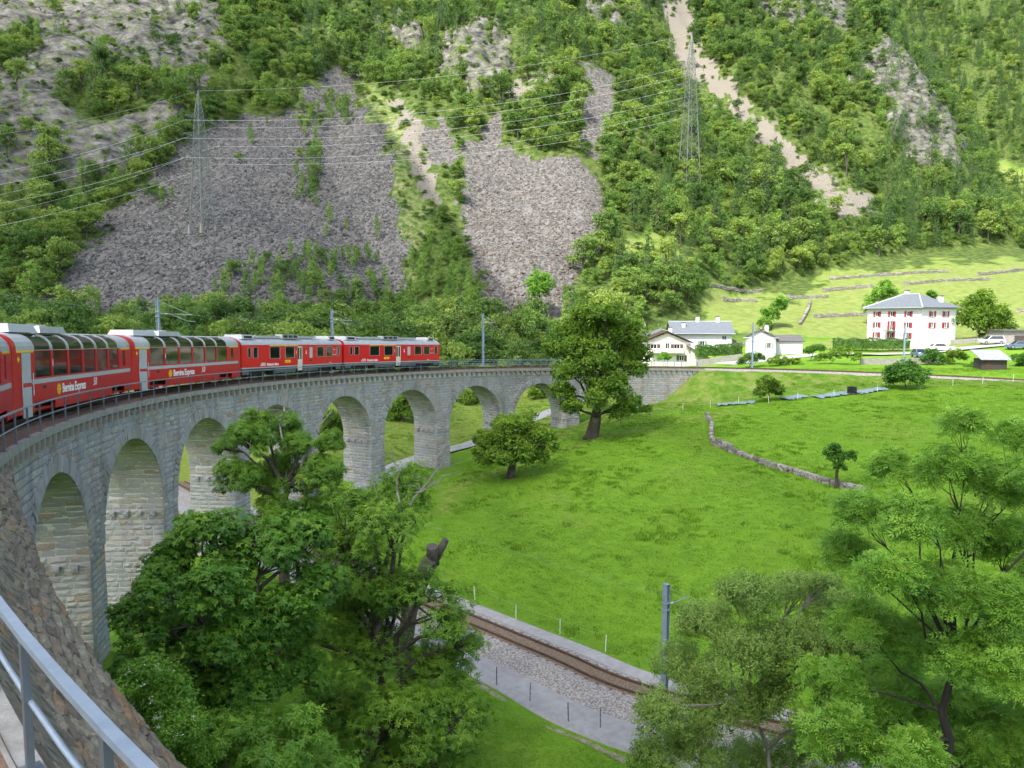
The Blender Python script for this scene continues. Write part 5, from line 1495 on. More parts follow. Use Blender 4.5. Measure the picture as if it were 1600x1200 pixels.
# pollarded snag with two sawn limbs
g0 = P(655, 912, y=37.5); ba = Vector((g0.x - .9, g0.y + .1, gz(g0.x - .9, g0.y)))
sn = empty('dead_snag', ba); tag(sn, 'bare dead trunk with two sawn-off limbs rising out of the leaves', 'dead tree')
def L_(px, py): return P(px, py, y=37.5) - ba
fork = L_(676, 872)
mb = MB(); mb.tube([(0, 0, -.3), (0.05, 0, 1.5), L_(640, 955) * 1.0, L_(660, 900), fork], [.55, .42, .40, .42, .40], 14)
mb.build('trunk', 'bark_grey', sn, smooth=True)
t1_ = L_(676, 852) + Vector((0, -.25, 0)); mb = MB(); mb.tube([fork - Vector((0, 0, .3)), fork.lerp(t1_, .5), t1_], [.36, .30, .29], 14); lo = mb.build('limb', 'bark_grey', sn, smooth=True)
dn = (t1_ - fork).normalized(); mb = MB(); mb.tube([t1_ + dn * .004, t1_ + dn * .02], .285, 14); mb.build('sawn_face', 'cut_wood', lo)
t2_ = L_(697, 843); mb = MB(); mb.tube([fork - Vector((0, 0, .2)), fork.lerp(t2_, .6) + Vector((.06, 0, 0)), t2_], [.28, .21, .17], 12); lo = mb.build('limb', 'bark_grey', sn, smooth=True)
dn = (t2_ - fork).normalized(); mb = MB(); mb.tube([t2_ + dn * .004, t2_ + dn * .02], .165, 12); mb.build('sawn_face', 'cut_wood', lo)
# ------------------------------------------------------------------ vegetation
def leafmat(name, cols, rough=.5, transl=.35, objrand=False, spec=.35):
    """leaf colour from the 'tint' attribute (and per-object chance for the copies on the slope)"""
    cols = [tuple(c * k for c, k in zip(q, (2.7, 2.2, 1.65))) for q in cols]
    m = mat(name, cols[0], rough=rough, tint=cols, transl=transl + .1, spec=spec)
    if objrand:
        nt = m.node_tree; L = nt.links
        oi = nd(nt, 'ShaderNodeObjectInfo'); at = [n for n in nt.nodes if n.type == 'ATTRIBUTE'][0]; rp = [n for n in nt.nodes if n.type == 'VALTORGB'][0]
        a = nd(nt, 'ShaderNodeMath', operation='MULTIPLY'); a.inputs[1].default_value = .42; L.new(at.outputs['Fac'], a.inputs[0])
        b = nd(nt, 'ShaderNodeMath', operation='MULTIPLY_ADD'); b.inputs[1].default_value = .62; L.new(oi.outputs['Random'], b.inputs[0]); L.new(a.outputs[0], b.inputs[2])
        L.new(b.outputs[0], rp.inputs[0])
    return m
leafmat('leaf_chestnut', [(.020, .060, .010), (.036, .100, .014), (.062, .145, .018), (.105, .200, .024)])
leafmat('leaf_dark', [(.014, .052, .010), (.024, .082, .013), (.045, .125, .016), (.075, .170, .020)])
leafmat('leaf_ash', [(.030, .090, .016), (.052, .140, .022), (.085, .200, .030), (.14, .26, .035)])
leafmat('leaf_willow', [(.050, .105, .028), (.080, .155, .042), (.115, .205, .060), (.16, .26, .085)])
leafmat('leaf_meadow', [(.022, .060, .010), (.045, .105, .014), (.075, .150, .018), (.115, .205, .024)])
leafmat('leaf_far', [(.020, .055, .016), (.036, .086, .022), (.062, .125, .030), (.100, .172, .042), (.145, .225, .058)], objrand=True, transl=.3)  # paled, with more blue, to put the distant haze into the leaf colour
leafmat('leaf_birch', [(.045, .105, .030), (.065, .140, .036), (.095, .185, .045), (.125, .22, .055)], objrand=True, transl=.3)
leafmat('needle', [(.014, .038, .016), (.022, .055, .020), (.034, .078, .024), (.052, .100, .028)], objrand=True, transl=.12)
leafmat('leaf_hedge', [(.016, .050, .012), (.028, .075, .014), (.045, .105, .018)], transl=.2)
mat('blossom', (.72, .72, .58), rough=.7)
mat('twig', (.035, .030, .026), rough=.9); mat('twig_grey', (.20, .185, .165), rough=.9)

def kite(L, w, fold=.25, droop=.2):
    """leaf along +x; 5 points, 4 triangles, folded along the midrib"""
    V = np.array([[0, 0, 0], [.45 * L, w / 2, .0], [.45 * L, -w / 2, .0], [.48 * L, 0, -fold * w], [L, 0, -droop * L]], float)
    return V, np.array([[0, 3, 1], [0, 2, 3], [1, 3, 4], [2, 4, 3]])
def kite2(L, w, droop=.15):
    V = np.array([[0, 0, 0], [.5 * L, w / 2, .02 * L], [L, 0, -droop * L], [.5 * L, -w / 2, .02 * L]], float)
    return V, np.array([[0, 1, 2], [0, 2, 3]])
def rot(ax, an):
    return np.array(Matrix.Rotation(an, 3, ax))
def join_t(parts):
    V = []; Fc = []; n = 0
    for v, f in parts: V.append(v); Fc.append(f + n); n += len(v)
    return np.concatenate(V), np.concatenate(Fc)
r6 = random.Random(21)
def t_rosette(n=7, L=.2, w=.06, up=.45, jit=.2):
    ps = []
    for k in range(n):
        v, f = kite(L * r6.uniform(.75, 1.15), w * r6.uniform(.85, 1.15), droop=r6.uniform(.1, .45))
        v = v @ rot('Y', -r6.uniform(-.2, up)).T @ rot('Z', 2 * math.pi * k / n + r6.uniform(-jit, jit)).T
        v[:, 2] += r6.uniform(-.04, .04); ps.append((v, f))
    return join_t(ps)
def t_pinnate(nf=5, L=.34, npair=4):
    ps = []
    for k in range(nf):
        fr = []
        l = L * r6.uniform(.8, 1.2)
        for i in range(npair):
            x = l * (.28 + .62 * i / (npair - 1))
            for sd in (-1, 1):
                v, f = kite2(l * .34, l * .105)
                v = v @ rot('Z', sd * r6.uniform(.75, 1.05)).T; v[:, 0] += x; v[:, 2] -= (x / l) ** 2 * l * .30; fr.append((v, f))
        v, f = kite2(l * .34, l * .11); v[:, 0] += l * .92; v[:, 2] -= l * .28; fr.append((v, f))
        v, f = join_t(fr); v = v @ rot('X', r6.uniform(-.4, .4)).T @ rot('Y', -r6.uniform(.0, .65)).T @ rot('Z', 2 * math.pi * k / nf + r6.uniform(-.3, .3)).T; ps.append((v, f))
    return join_t(ps)
def t_sprig(n=9, L=.3, lw=.085):
    ps = []
    for k in range(n):
        v, f = kite2(lw * r6.uniform(.8, 1.3), lw * .5)
        v = v @ rot('X', r6.uniform(-.8, .8)).T @ rot('Y', -r6.uniform(-.5, .9)).T @ rot('Z', k * 2.4 + r6.uniform(-.3, .3)).T; v[:, 2] += L * (k / n - .3); v[:, :2] += np.array([r6.uniform(-.05, .05), r6.uniform(-.05, .05)]); ps.append((v, f))
    return join_t(ps)
def t_clump(n=7, L=.42, R_=.34):
    ps = []
    for k in range(n):
        v, f = kite2(L * r6.uniform(.7, 1.3), L * .62 * r6.uniform(.7, 1.2))
        v[:, 0] -= L / 2
        v = v @ rot('X', r6.uniform(-1.0, 1.0)).T @ rot('Y', r6.uniform(-1.0, 1.0)).T @ rot('Z', r6.uniform(0, 6.28)).T
        v += np.array([r6.gauss(0, R_), r6.gauss(0, R_), r6.gauss(0, R_ * .7)]) * .6; ps.append((v, f))
    return join_t(ps)
def scatter(C, D, temps, sc, tint, seed=0, upb=.5):
    """copies of leaf templates at C facing D (mixed with up); returns V, F, tint"""
    g = np.random.default_rng(seed); n = len(C)
    z = D * (1 - upb) + np.array([0, 0, upb]) + g.normal(0, .25, (n, 3)); z /= np.linalg.norm(z, axis=1)[:, None] + 1e-9
    a = g.uniform(0, 2 * np.pi, n); h = np.stack([np.cos(a), np.sin(a), np.zeros(n)], 1)
    x = h - z * (h * z).sum(1)[:, None]; x /= np.linalg.norm(x, axis=1)[:, None] + 1e-9; y = np.cross(z, x)
    M = np.stack([x, y, z], 2) * sc[:, None, None]
    pick = g.integers(0, len(temps), n); Vs = []; Fs = []; Ts = []; off = 0
    for k, (tv, tf) in enumerate(temps):
        id_ = np.where(pick == k)[0]
        if not len(id_): continue
        v = np.einsum('nij,kj->nki', M[id_], tv) + C[id_][:, None, :]
        f = tf[None] + (np.arange(len(id_)) * len(tv))[:, None, None] + off
        Vs.append(v.reshape(-1, 3)); Fs.append(f.reshape(-1, 3)); Ts.append(np.repeat(tint[id_], len(tv)) + np.tile(g.normal(0, .05, len(tv)), len(id_))); off += len(id_) * len(tv)
    return np.concatenate(Vs), np.concatenate(Fs), np.clip(np.concatenate(Ts), 0, 1)
def rdir(g, n):
    v = g.normal(0, 1, (n, 3)); return v / np.linalg.norm(v, axis=1)[:, None]
def crown_points(lobes, n, g, sub=16, subr=.42, shell=.35, flat=.8):
    """lobes (x,y,z,r): clusters gathered in sub-lobes on each lobe, so that the crown has bumps and gaps"""
    A = np.array([l[3] ** 2 for l in lobes]); A = A / A.sum(); C = []; D = []; T = []; subs = []
    for l, a in zip(lobes, A):
        c = np.array(l[:3]); r = l[3]; nl = max(6, int(n * a)); dirs = rdir(g, sub)
        dirs[:, 2] = np.where(dirs[:, 2] < -.45, -dirs[:, 2], dirs[:, 2])
        sc_ = c + dirs * r * g.uniform(.5, .85, (sub, 1)) * np.array([1, 1, flat]); sr = r * subr * g.uniform(.7, 1.25, sub)
        k = g.integers(0, sub, nl); d2 = rdir(g, nl); rad = sr[k] * (1 - shell * g.random(nl) ** 1.5)
        p = sc_[k] + d2 * rad[:, None] * np.array([1, 1, flat])
        out = (p - c); out /= np.linalg.norm(out, axis=1)[:, None] + 1e-9
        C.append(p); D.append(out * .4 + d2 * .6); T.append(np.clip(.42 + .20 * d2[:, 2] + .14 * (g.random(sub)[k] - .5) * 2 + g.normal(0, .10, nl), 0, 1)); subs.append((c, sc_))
    return np.concatenate(C), np.concatenate(D), np.concatenate(T), subs
def wiggle(a, b, g, amp=.12, n=4, sag=0.0):
    a = np.array(a, float); b = np.array(b, float); L = np.linalg.norm(b - a); pts = []
    for i in range(n + 1):
        t = i / n; j = g.normal(0, amp * L * .35, 3) * (math.sin(math.pi * t)); pts.append(Vector(a + (b - a) * t + j + np.array([0, 0, sag * L * math.sin(math.pi * t)])))
    return pts
def tree(name, base, lobes, n, temps, sc, lm, label, bark='bark', tr=.3, seed=1, group=None, cat='tree', sub=16, subr=.42, upb=.5, fork=None, twig=None, dead=(), flat=.8, lobe_r=.45, twigs=True, tone=0.0):
    g = np.random.default_rng(seed); base = Vector(base); e = empty(name, base); tag(e, label, cat, group)
    lobes = [(l[0] - base.x, l[1] - base.y, l[2] - base.z, l[3]) for l in lobes]
    C, D, T, subs = crown_points(lobes, n, g, sub=sub, subr=subr, flat=flat)
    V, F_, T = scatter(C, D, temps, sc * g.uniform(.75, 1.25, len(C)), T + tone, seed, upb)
    cen = np.average(np.array([l[:3] for l in lobes]), axis=0, weights=[l[3] ** 2 for l in lobes])
    zl = min(l[2] - l[3] * .4 for l in lobes)
    fk = np.array(fork) - np.array(base) if fork is not None else np.array([cen[0] * .6, cen[1] * .6, max(.5, zl)])
    mb = MB(); tp = wiggle((0, 0, -.3), fk, g, .035, 5); mb.tube(tp, [tr * (1.35 if i == 0 else 1 - .06 * i) for i in range(len(tp))], 9)
    if np.linalg.norm(cen - fk) > .4:
        tp2 = wiggle(fk, cen, g, .15, 4); mb.tube(tp2, [tr * (.66 - .10 * i) for i in range(5)], 7)
    else: tp2 = [Vector(fk)]
    for (c, scs), l in zip(subs, lobes):
        st = min([Vector(fk)] + tp2[:-1], key=lambda p: (p - Vector(c)).length + .35 * abs(p.z - fk[2]))
        bp = wiggle(st, c, g, .16, 4, sag=.05); r0 = max(.02, tr * lobe_r * min(1, l[3] / (np.mean([q[3] for q in lobes]) + 1e-6))); mb.tube(bp, [r0 * (1 - .17 * i) for i in range(5)], 6, cap=False)
        if twigs:
            for s_ in scs: mb.tube(wiggle(bp[-1] if g.random() < .7 else bp[-2], s_, g, .2, 3), [r0 * .32, r0 * .26, r0 * .18, r0 * .1], 4, cap=False)
    t = mb.build('trunk', bark, e, smooth=True)
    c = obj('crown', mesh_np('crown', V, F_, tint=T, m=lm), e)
    for a, b, k in dead:
        db = MB(); a = np.array(Vector(a) - base); b = np.array(Vector(b) - base); L = np.linalg.norm(b - a)
        m_ = wiggle(a, b, g, .2, 6); db.tube(m_, [.05 * L / 3 * (1 - .14 * i) + .008 for i in range(7)], 5)
        for _ in range(k):
            i = g.integers(1, 6); d = rdir(g, 1)[0] * L * g.uniform(.2, .45); d[2] = abs(d[2]) * .6; q = wiggle(m_[i], np.array(m_[i]) + d, g, .2, 4); db.tube(q, [.016, .012, .009, .007, .004], 4)
            for _ in range(3):
                w = q[g.integers(1, 5)]; d2 = rdir(g, 1)[0] * L * g.uniform(.08, .18); db.tube([w, w + Vector(d2)], [.007, .003], 4)
        db.build('dead_branch', 'twig_grey', e)
    return e
def lob(lst, y, dy=0.0, seed=0):
    """lobes given as (px, py, radius px[, depth shift]) at distance y"""
    g = random.Random(seed); out = []
    for l in lst:
        yy = y + (l[3] if len(l) > 3 else g.uniform(-dy, dy)); p = P(l[0], l[1], y=yy); out.append((p.x, p.y, p.z, l[2] / F * yy))
    return out
def base_at(px, y):
    p = P(px, 900, y=y); x = (px - 800) / F * (y * CP + 19 * SP); return Vector((x, y, gz(x, y)))
T_CH = [t_rosette(7, .21, .056) for _ in range(5)]
T_BR = [t_rosette(6, .21, .10, up=.35) for _ in range(4)]
T_PI = [t_pinnate() for _ in range(4)]
T_SP = [t_sprig() for _ in range(4)]
T_CL = [t_clump() for _ in range(5)]
# foreground trees
tree('chestnut_tree', base_at(590, 31), lob([(610, 830, 75), (555, 905, 78), (650, 945, 85), (580, 1030, 92), (690, 1050, 72), (715, 1130, 66), (620, 1140, 92), (525, 1110, 80), (480, 1000, 55), (700, 985, 40), (628, 765, 52), (548, 795, 50), (640, 795, 34), (730, 1010, 36), (520, 1190, 80), (640, 1210, 80), (600, 930, 60), (590, 785, 42), (525, 850, 45), (690, 1180, 60), (560, 960, 60)], 31, 2.4, 3), 16500, T_CH, .84, 'leaf_chestnut',
     'large sweet chestnut with narrow spiky leaf tufts in the bottom middle', tr=.42, seed=31, sub=22, subr=.36, upb=.55, group='trees below the viaduct', tone=.12,
     dead=((P(625, 800, y=31), P(612, 700, y=31), 5), (P(640, 790, y=31), P(700, 690, y=31.5), 6), (P(600, 790, y=31.5), P(560, 730, y=32), 4), (P(650, 770, y=31), P(720, 735, y=31), 5)))
tree('broadleaf_tree', base_at(335, 26), lob([(255, 905, 62), (330, 850, 70), (420, 870, 72), (300, 985, 74), (400, 970, 84), (468, 840, 56), (225, 985, 40), (380, 1075, 72), (455, 1060, 66), (280, 860, 36), (500, 910, 46), (330, 930, 60), (195, 965, 34), (215, 1045, 42), (300, 1080, 60), (455, 950, 50), (230, 930, 36), (350, 1000, 60)], 26, 2.2, 5), 16000, T_BR, .72, 'leaf_dark',
     'dark green broadleaf tree in front of the second arch', tr=.30, seed=33, sub=20, subr=.40, upb=.6, group='trees below the viaduct', tone=.10)
tree('chestnut_tree', base_at(440, 37), lob([(390, 690, 40), (442, 672, 34), (375, 748, 42), (450, 745, 48), (505, 742, 40), (515, 692, 26), (522, 790, 36), (430, 800, 38), (350, 702, 20), (400, 655, 22), (465, 700, 30), (480, 800, 34)], 37, 2.0, 8), 10000, T_CH, .88, 'leaf_chestnut',
     'chestnut with bare grey dead twigs in front of the fourth arch', tr=.34, seed=35, sub=18, subr=.40, upb=.5, group='trees below the viaduct', tone=.04,
     dead=((P(440, 700, y=37), P(450, 605, y=37), 8), (P(470, 730, y=36.5), P(520, 640, y=36.5), 7), (P(480, 750, y=36), P(535, 720, y=36), 8), (P(420, 690, y=37), P(350, 640, y=37), 5), (P(460, 760, y=35.5), P(520, 770, y=35.5), 8)))
ashl = [(1500, 665, 34), (1588, 690, 38), (1405, 735, 40), (1480, 735, 48), (1560, 765, 52), (1340, 800, 40), (1430, 815, 52), (1520, 835, 56), (1590, 855, 56), (1318, 862, 40), (1390, 900, 54), (1480, 925, 62), (1570, 945, 58), (1350, 985, 58), (1440, 1015, 66), (1540, 1035, 66), (1380, 1085, 66), (1480, 1115, 66), (1585, 1135, 66), (1300, 1065, 50), (1310, 1150, 56), (1420, 1185, 60), (1540, 1195, 60), (1640, 760, 60), (1650, 920, 70), (1650, 1060, 70)]
tree('ash_tree', base_at(1470, 20), lob(ashl, 20, 2.2, 11), 8000, T_PI, .88, 'leaf_ash', 'ash tree with feathery leaves filling the lower right corner', bark='twig', tr=.24, seed=37, sub=14, subr=.38, upb=.55, group='trees below the viaduct', flat=.75, lobe_r=.2, tone=.1)
tree('willow_tree', base_at(1170, 26), lob([(1178, 940, 52), (1250, 935, 54), (1108, 978, 50), (1072, 1050, 56), (1160, 1030, 66), (1240, 1020, 68), (1035, 1120, 52), (1020, 1190, 46), (1330, 960, 46), (1340, 1030, 56), (1125, 1120, 60), (1212, 1110, 62), (1292, 1000, 50), (1080, 1185, 60), (1180, 1195, 60), (1272, 1180, 60), (1140, 925, 24), (1290, 920, 30), (1320, 1080, 60)], 26, 1.8, 13), 21000, T_SP, .95, 'leaf_willow',
     'pale green willow bush half covering the steel mast', bark='twig_grey', tr=.16, seed=39, sub=18, subr=.42, upb=.4, group='trees below the viaduct')
tree('leafy_shrub', base_at(420, 23), lob([(370, 1150, 62), (450, 1165, 70), (310, 1190, 60), (420, 1215, 70), (500, 1205, 60)], 23, .8, 15), 4000, T_CH, .85, 'leaf_ash', 'bright green shrub at the bottom edge below the dark tree', tr=.1, seed=41, cat='shrub')
tree('leafy_shrub', base_at(1450, 25), lob([(1330, 1130, 60), (1420, 1110, 60), (1510, 1090, 64), (1590, 1060, 60), (1370, 1190, 60), (1470, 1180, 64), (1570, 1160, 64), (1560, 990, 46), (1400, 1040, 50)], 25, 1.2, 16), 5200, T_SP, 1.2, 'leaf_ash', 'light green thicket behind the ash in the lower right', tr=.1, seed=42, cat='shrub')
eb = tree('elder_bush', base_at(250, 22), lob([(225, 1060, 34), (262, 1085, 42), (215, 1110, 34), (275, 1140, 40), (240, 1165, 40), (300, 1190, 34)], 22, .7, 17), 2400, T_SP, 1.25, 'leaf_ash', 'flowering elder bush with creamy blossoms beside the rubble wall', tr=.08, seed=43, cat='shrub')
g_ = np.random.default_rng(5); fb = []
L0 = lob([(225, 1060, 34), (262, 1085, 42), (215, 1110, 34), (275, 1140, 40), (240, 1165, 40)], 22, .7, 17)
fc = []
for l in L0:
    d = rdir(g_, 9); d[:, 2] = np.abs(d[:, 2]); d[:, 1] = -np.abs(d[:, 1]); fc.append(np.array(l[:3]) + d * l[3] * .95)
fc = np.concatenate(fc) - np.array(eb.location)
V, F_, T = scatter(fc, np.tile([0, 0, 1.0], (len(fc), 1)), [t_clump(9, .07, .11)], np.ones(len(fc)), np.full(len(fc), .5), 3)
obj('blossom', mesh_np('blossom', V, F_, tint=T, m='blossom'), eb)
# trees on the meadow
tree('chestnut_tree', hit(925, 684), lob([(930, 512, 42), (889, 526, 34), (976, 526, 36), (866, 550, 20), (920, 560, 50), (975, 560, 44), (895, 588, 34), (955, 615, 44), (895, 636, 22), (992, 632, 16), (996, 580, 20), (912, 496, 24), (952, 495, 26), (880, 615, 22), (975, 645, 22), (1008, 640, 10)], 88, 3.0, 19), 8500, T_CL, .72, 'leaf_meadow',
     'big old sweet chestnut on the meadow in front of the viaduct', tr=.88, seed=45, sub=18, subr=.40, upb=.45, group='chestnuts on the meadow', lobe_r=.30)
tree('chestnut_tree', hit(797, 746), lob([(800, 672, 30), (768, 692, 26), (838, 688, 28), (752, 712, 16), (800, 706, 36), (855, 690, 16), (822, 658, 18), (782, 660, 14), (840, 716, 18), (768, 718, 18), (864, 700, 10)], 78, 2.0, 21), 5200, T_CL, .66, 'leaf_meadow',
     'small spreading chestnut on the meadow below the seventh arch', tr=.50, seed=47, sub=14, subr=.42, group='chestnuts on the meadow', lobe_r=.34, tone=.06)
tree('thorn_tree', hit(1306, 762), lob([(1310, 714, 15), (1328, 712, 10), (1296, 706, 9), (1312, 730, 9), (1306, 700, 8)], 63, .3, 23), 330, T_CL, .55, 'leaf_dark', 'small dark thorn tree growing at the dry stone wall', tr=.16, seed=49, sub=8)
sh = [((1202, 628), [(1201, 606, 18), (1190, 612, 12), (1213, 610, 13), (1201, 596, 10)], 'leaf_meadow', 'round bush on the railway bank beside the short blue net'),
      ((1417, 608), [(1415, 588, 26), (1392, 592, 18), (1436, 585, 18), (1418, 574, 16), (1400, 580, 16)], 'leaf_dark', 'dark spreading bush in front of the track below the mast')]
for k, (b, l, m_, lab) in enumerate(sh):
    bb = hit(*b); tree('leafy_bush', bb, lob(l, bb.y, .6, k), 900 if k < 2 else 120, T_CL, .7, m_, lab, tr=.10, seed=60 + k, cat='bush', sub=10, twigs=False)
bs = [(1170, 568, 128, [(1170, 562, 11), (1185, 560, 12), (1158, 566, 8)], 'leaf_hedge', 'shrub beside the track mast in front of the small house'), (1215, 572, 128, [(1210, 564, 11), (1228, 566, 10), (1245, 565, 9)], 'leaf_meadow', 'shrubs in a row left of the concrete wall'),
      (1290, 568, 128, [(1285, 560, 13), (1300, 556, 12), (1318, 552, 15), (1335, 558, 12)], 'leaf_meadow', 'loose green shrubs left of the low concrete wall'), (1265, 560, 135, [(1270, 548, 12), (1280, 545, 10)], 'leaf_dark', 'dark shrub at the corner of the annex'),
      (1456, 572, 126, [(1456, 556, 14), (1448, 562, 10), (1464, 562, 11)], 'leaf_dark', 'dark round bush behind the blue car'), (1492, 572, 126, [(1492, 556, 13), (1502, 560, 10), (1480, 564, 9)], 'leaf_meadow', 'bright leafy bush between blue car and shed'),
      (1520, 578, 122, [(1522, 572, 8), (1512, 576, 8)], 'leaf_ash', 'small yellowish bush left of the timber shed'), (1592, 578, 122, [(1594, 562, 14), (1604, 570, 14)], 'leaf_dark', 'bush right of the timber shed'),
      (1040, 568, 150, [(1038, 556, 7), (1044, 560, 6), (1032, 560, 6)], 'leaf_ash', 'yellow-green shrub in front of the chalet')]
for k, (bx_, by_, y, l, m_, lab) in enumerate(bs):
    p = P(bx_, by_, y=y); bb = Vector((p.x, y, gz(p.x, y))); tree('leafy_bush', bb, lob(l, y, .5, k), 420, T_CL, .62, m_, lab, tr=.06, seed=80 + k, cat='bush', sub=9, twigs=False)
ys = [((1530, 520), 158, [(1508, 490, 26), (1545, 488, 28), (1530, 470, 22), (1562, 502, 20), (1490, 498, 16), (1525, 505, 24), (1550, 515, 18), (1575, 512, 12)], 'leaf_meadow', 'broad round chestnut right of the tall white house', 2200),
      ((1385, 480), 182, [(1380, 455, 14), (1368, 468, 14), (1395, 462, 13), (1358, 480, 10), (1385, 445, 9)], 'leaf_ash', 'bright green tree behind the tall white house', 700),
      ((1205, 510), 178, [(1200, 490, 13), (1215, 480, 12), (1195, 505, 10), (1222, 470, 9)], 'leaf_ash', 'bushy tree on the terraces behind the small house', 600),
      ((1455, 470), 180, [(1455, 462, 7)], 'leaf_dark', 'small tree behind the roof of the tall house', 160),
      ((843, 462), 176, [(843, 438, 17), (833, 445, 13), (855, 446, 13), (843, 455, 14)], 'leaf_ash', 'bright green round tree at the foot of the brown scree', 700),
      ((1262, 452), 240, [(1258, 438, 11), (1266, 442, 9)], 'leaf_ash', 'small bright tree at the forest corner above the terraces', 250),
      ((1470, 534), 158, [(1465, 527, 8), (1478, 527, 8), (1472, 524, 8)], 'leaf_hedge', 'round clipped bush beside the tall white house', 420)]
for k, (b, y, l, m_, lab, n) in enumerate(ys):
    p = P(b[0], b[1], y=y); bb = Vector((p.x, y, gz(p.x, y)))
    tree('broadleaf_tree' if n > 450 or n < 300 else 'clipped_bush', bb, lob([(a_, b_, c_ * 1.15) for a_, b_, c_ in l] + [(b[0], (b[1] + min(q[1] for q in l)) / 2 + 4, max(q[2] for q in l))], y, 1.2, k), int(n * 1.9), T_CL, .8, m_, lab, tr=.25, seed=100 + k, sub=12, twigs=False)
# behind the viaduct, seen through the arches
for k, (px, y, l, lab) in enumerate([(628, 112, [(628, 640, 20), (615, 650, 14), (642, 648, 14), (630, 625, 12)], 'tree seen through the sixth arch'), (735, 128, [(735, 622, 20), (720, 630, 15), (752, 630, 15)], 'dark round tree seen through the seventh arch'),
      (845, 132, [(845, 608, 14), (855, 614, 12), (836, 615, 10)], 'bush seen through the eighth arch'), (520, 100, [(520, 660, 22), (508, 675, 16), (532, 675, 16)], 'tree seen through the fifth arch')]):
    x = (px - 800) / F * y; bb = Vector((x, y, gz(x, y))); tree('leafy_tree', bb, lob(l, y, 1.0, k), 900, T_CL, .8, 'leaf_meadow', 'green ' + lab, tr=.16, seed=120 + k, sub=11, twigs=False)
# hedges
def hedge(pts, w, h, label, seed):
    g = np.random.default_rng(seed); pts = [Vector(p) for p in pts]; e = empty('clipped_hedge', pts[0]); tag(e, label, 'hedge')
    C = []; D = []
    for a, b in zip(pts[:-1], pts[1:]):
        n = int((b - a).length * 60); t = g.random(n); d = (b - a); d.z = 0; d.normalize(); l = Vector((-d.y, d.x, 0))
        u = g.uniform(-1, 1, n); v = g.random(n); top = g.random(n) < .4
        u = np.where(top, u, np.sign(u)); v = np.where(top, 1, v)
        for i in range(n):
            q = a.lerp(b, t[i]); hh = h * (1 + .10 * math.sin(t[i] * 14)); C.append((q.x + l.x * u[i] * w / 2 - pts[0].x, q.y + l.y * u[i] * w / 2 - pts[0].y, q.z + v[i] * hh - pts[0].z)); D.append((l.x * u[i], l.y * u[i], .8 * top[i]))
    C = np.array(C) + g.normal(0, .06, (len(C), 3)); D = np.array(D)
    V, F_, T = scatter(C, D, T_CL, .55 * g.uniform(.7, 1.2, len(C)), np.clip(g.normal(.45, .2, len(C)), 0, 1), seed, .2)
    obj('foliage', mesh_np('foliage', V, F_, tint=T, m='leaf_hedge'), e)
    mb = MB()
    for a, b in zip(pts[:-1], pts[1:]): mb.bar(a - pts[0] + Vector((0, 0, h * .45)), b - pts[0] + Vector((0, 0, h * .45)), w * .8, h * .85)
    mb.build('inner_growth', 'leaf_hedge', e)
def gp(px, y): x = (px - 800) / F * y; return Vector((x, y, gz(x, y)))
hedge([P(1302, 545, y=154), P(1360, 545, y=153), P(1420, 545, y=152)], 1.4, 1.9, 'long clipped green hedge in front of the tall white house', 7)
hedge([P(1088, 557, y=153), P(1120, 556, y=154), P(1157, 554, y=155)], 1.6, 2.0, 'clipped hedge in front of the white house with green shutters', 8)

# ------------------------------------------------------------------ forest on the mountainside
def far_tree_meshes(kind, n, lm):
    out = []
    for k in range(n):
        g = np.random.default_rng(200 + k + hash(kind) % 7 * 0 + len(kind) * 10)
        H_ = 8.0
        if kind == 'broad':
            lobes = [(0, 0, 5.2, 2.1)] + [(g.normal(0, 1.25), g.normal(0, 1.25), g.uniform(2.6, 6.4), g.uniform(1.1, 1.8)) for _ in range(8)]
            C, D, T, subs = crown_points(lobes, 420, g, sub=10, subr=.42); te = T_CL; s_ = .74
        elif kind == 'birch':
            lobes = [(g.normal(0, .45), g.normal(0, .45), z, 1.25 - abs(z - 4.2) * .16) for z in np.linspace(1.6, 7.4, 8)]
            C, D, T, subs = crown_points(lobes, 360, g, sub=8, subr=.5); te = T_CL; s_ = .54
        else:
            C = []; D = []; T = []
            for z in np.arange(1.0, 10.6, .42):
                r = (10.9 - z) * .235 * g.uniform(.8, 1.1); m_ = max(5, int(r * 13))
                for q in range(m_):
                    a = g.uniform(0, 6.28); rr = r * g.uniform(.45, 1.0); C.append((rr * math.cos(a), rr * math.sin(a), z - rr * .28 + g.normal(0, .1))); D.append((math.cos(a), math.sin(a), -.1)); T.append(np.clip(g.normal(.45, .2), 0, 1))
            C = np.array(C); D = np.array(D); T = np.array(T); te = T_CL; s_ = .46
        V, F_, TT = scatter(C, D, te, s_ * g.uniform(.7, 1.3, len(C)), T, k, .35)
        cm_ = mesh_np('crown', V, F_, tint=TT, m=lm)
        tb = MB(); tb.tube([(0, 0, -.6), (.05, 0, 2.2), (0, 0, 6.5)], [.17, .13, .05], 6, cap=False)
        if kind == 'broad':
            for l in lobes[1:6]: tb.tube([(0, .0, 2.0), (l[0], l[1], l[2])], [.09, .04], 4, cap=False)
        tm_ = tb.mesh('trunk', 'bark_grey' if kind != 'conifer' else 'bark'); out.append((cm_, tm_))
    return out
FT = {'broad': far_tree_meshes('broad', 6, 'leaf_far'), 'birch': far_tree_meshes('birch', 4, 'leaf_birch'), 'conifer': far_tree_meshes('conifer', 3, 'needle')}
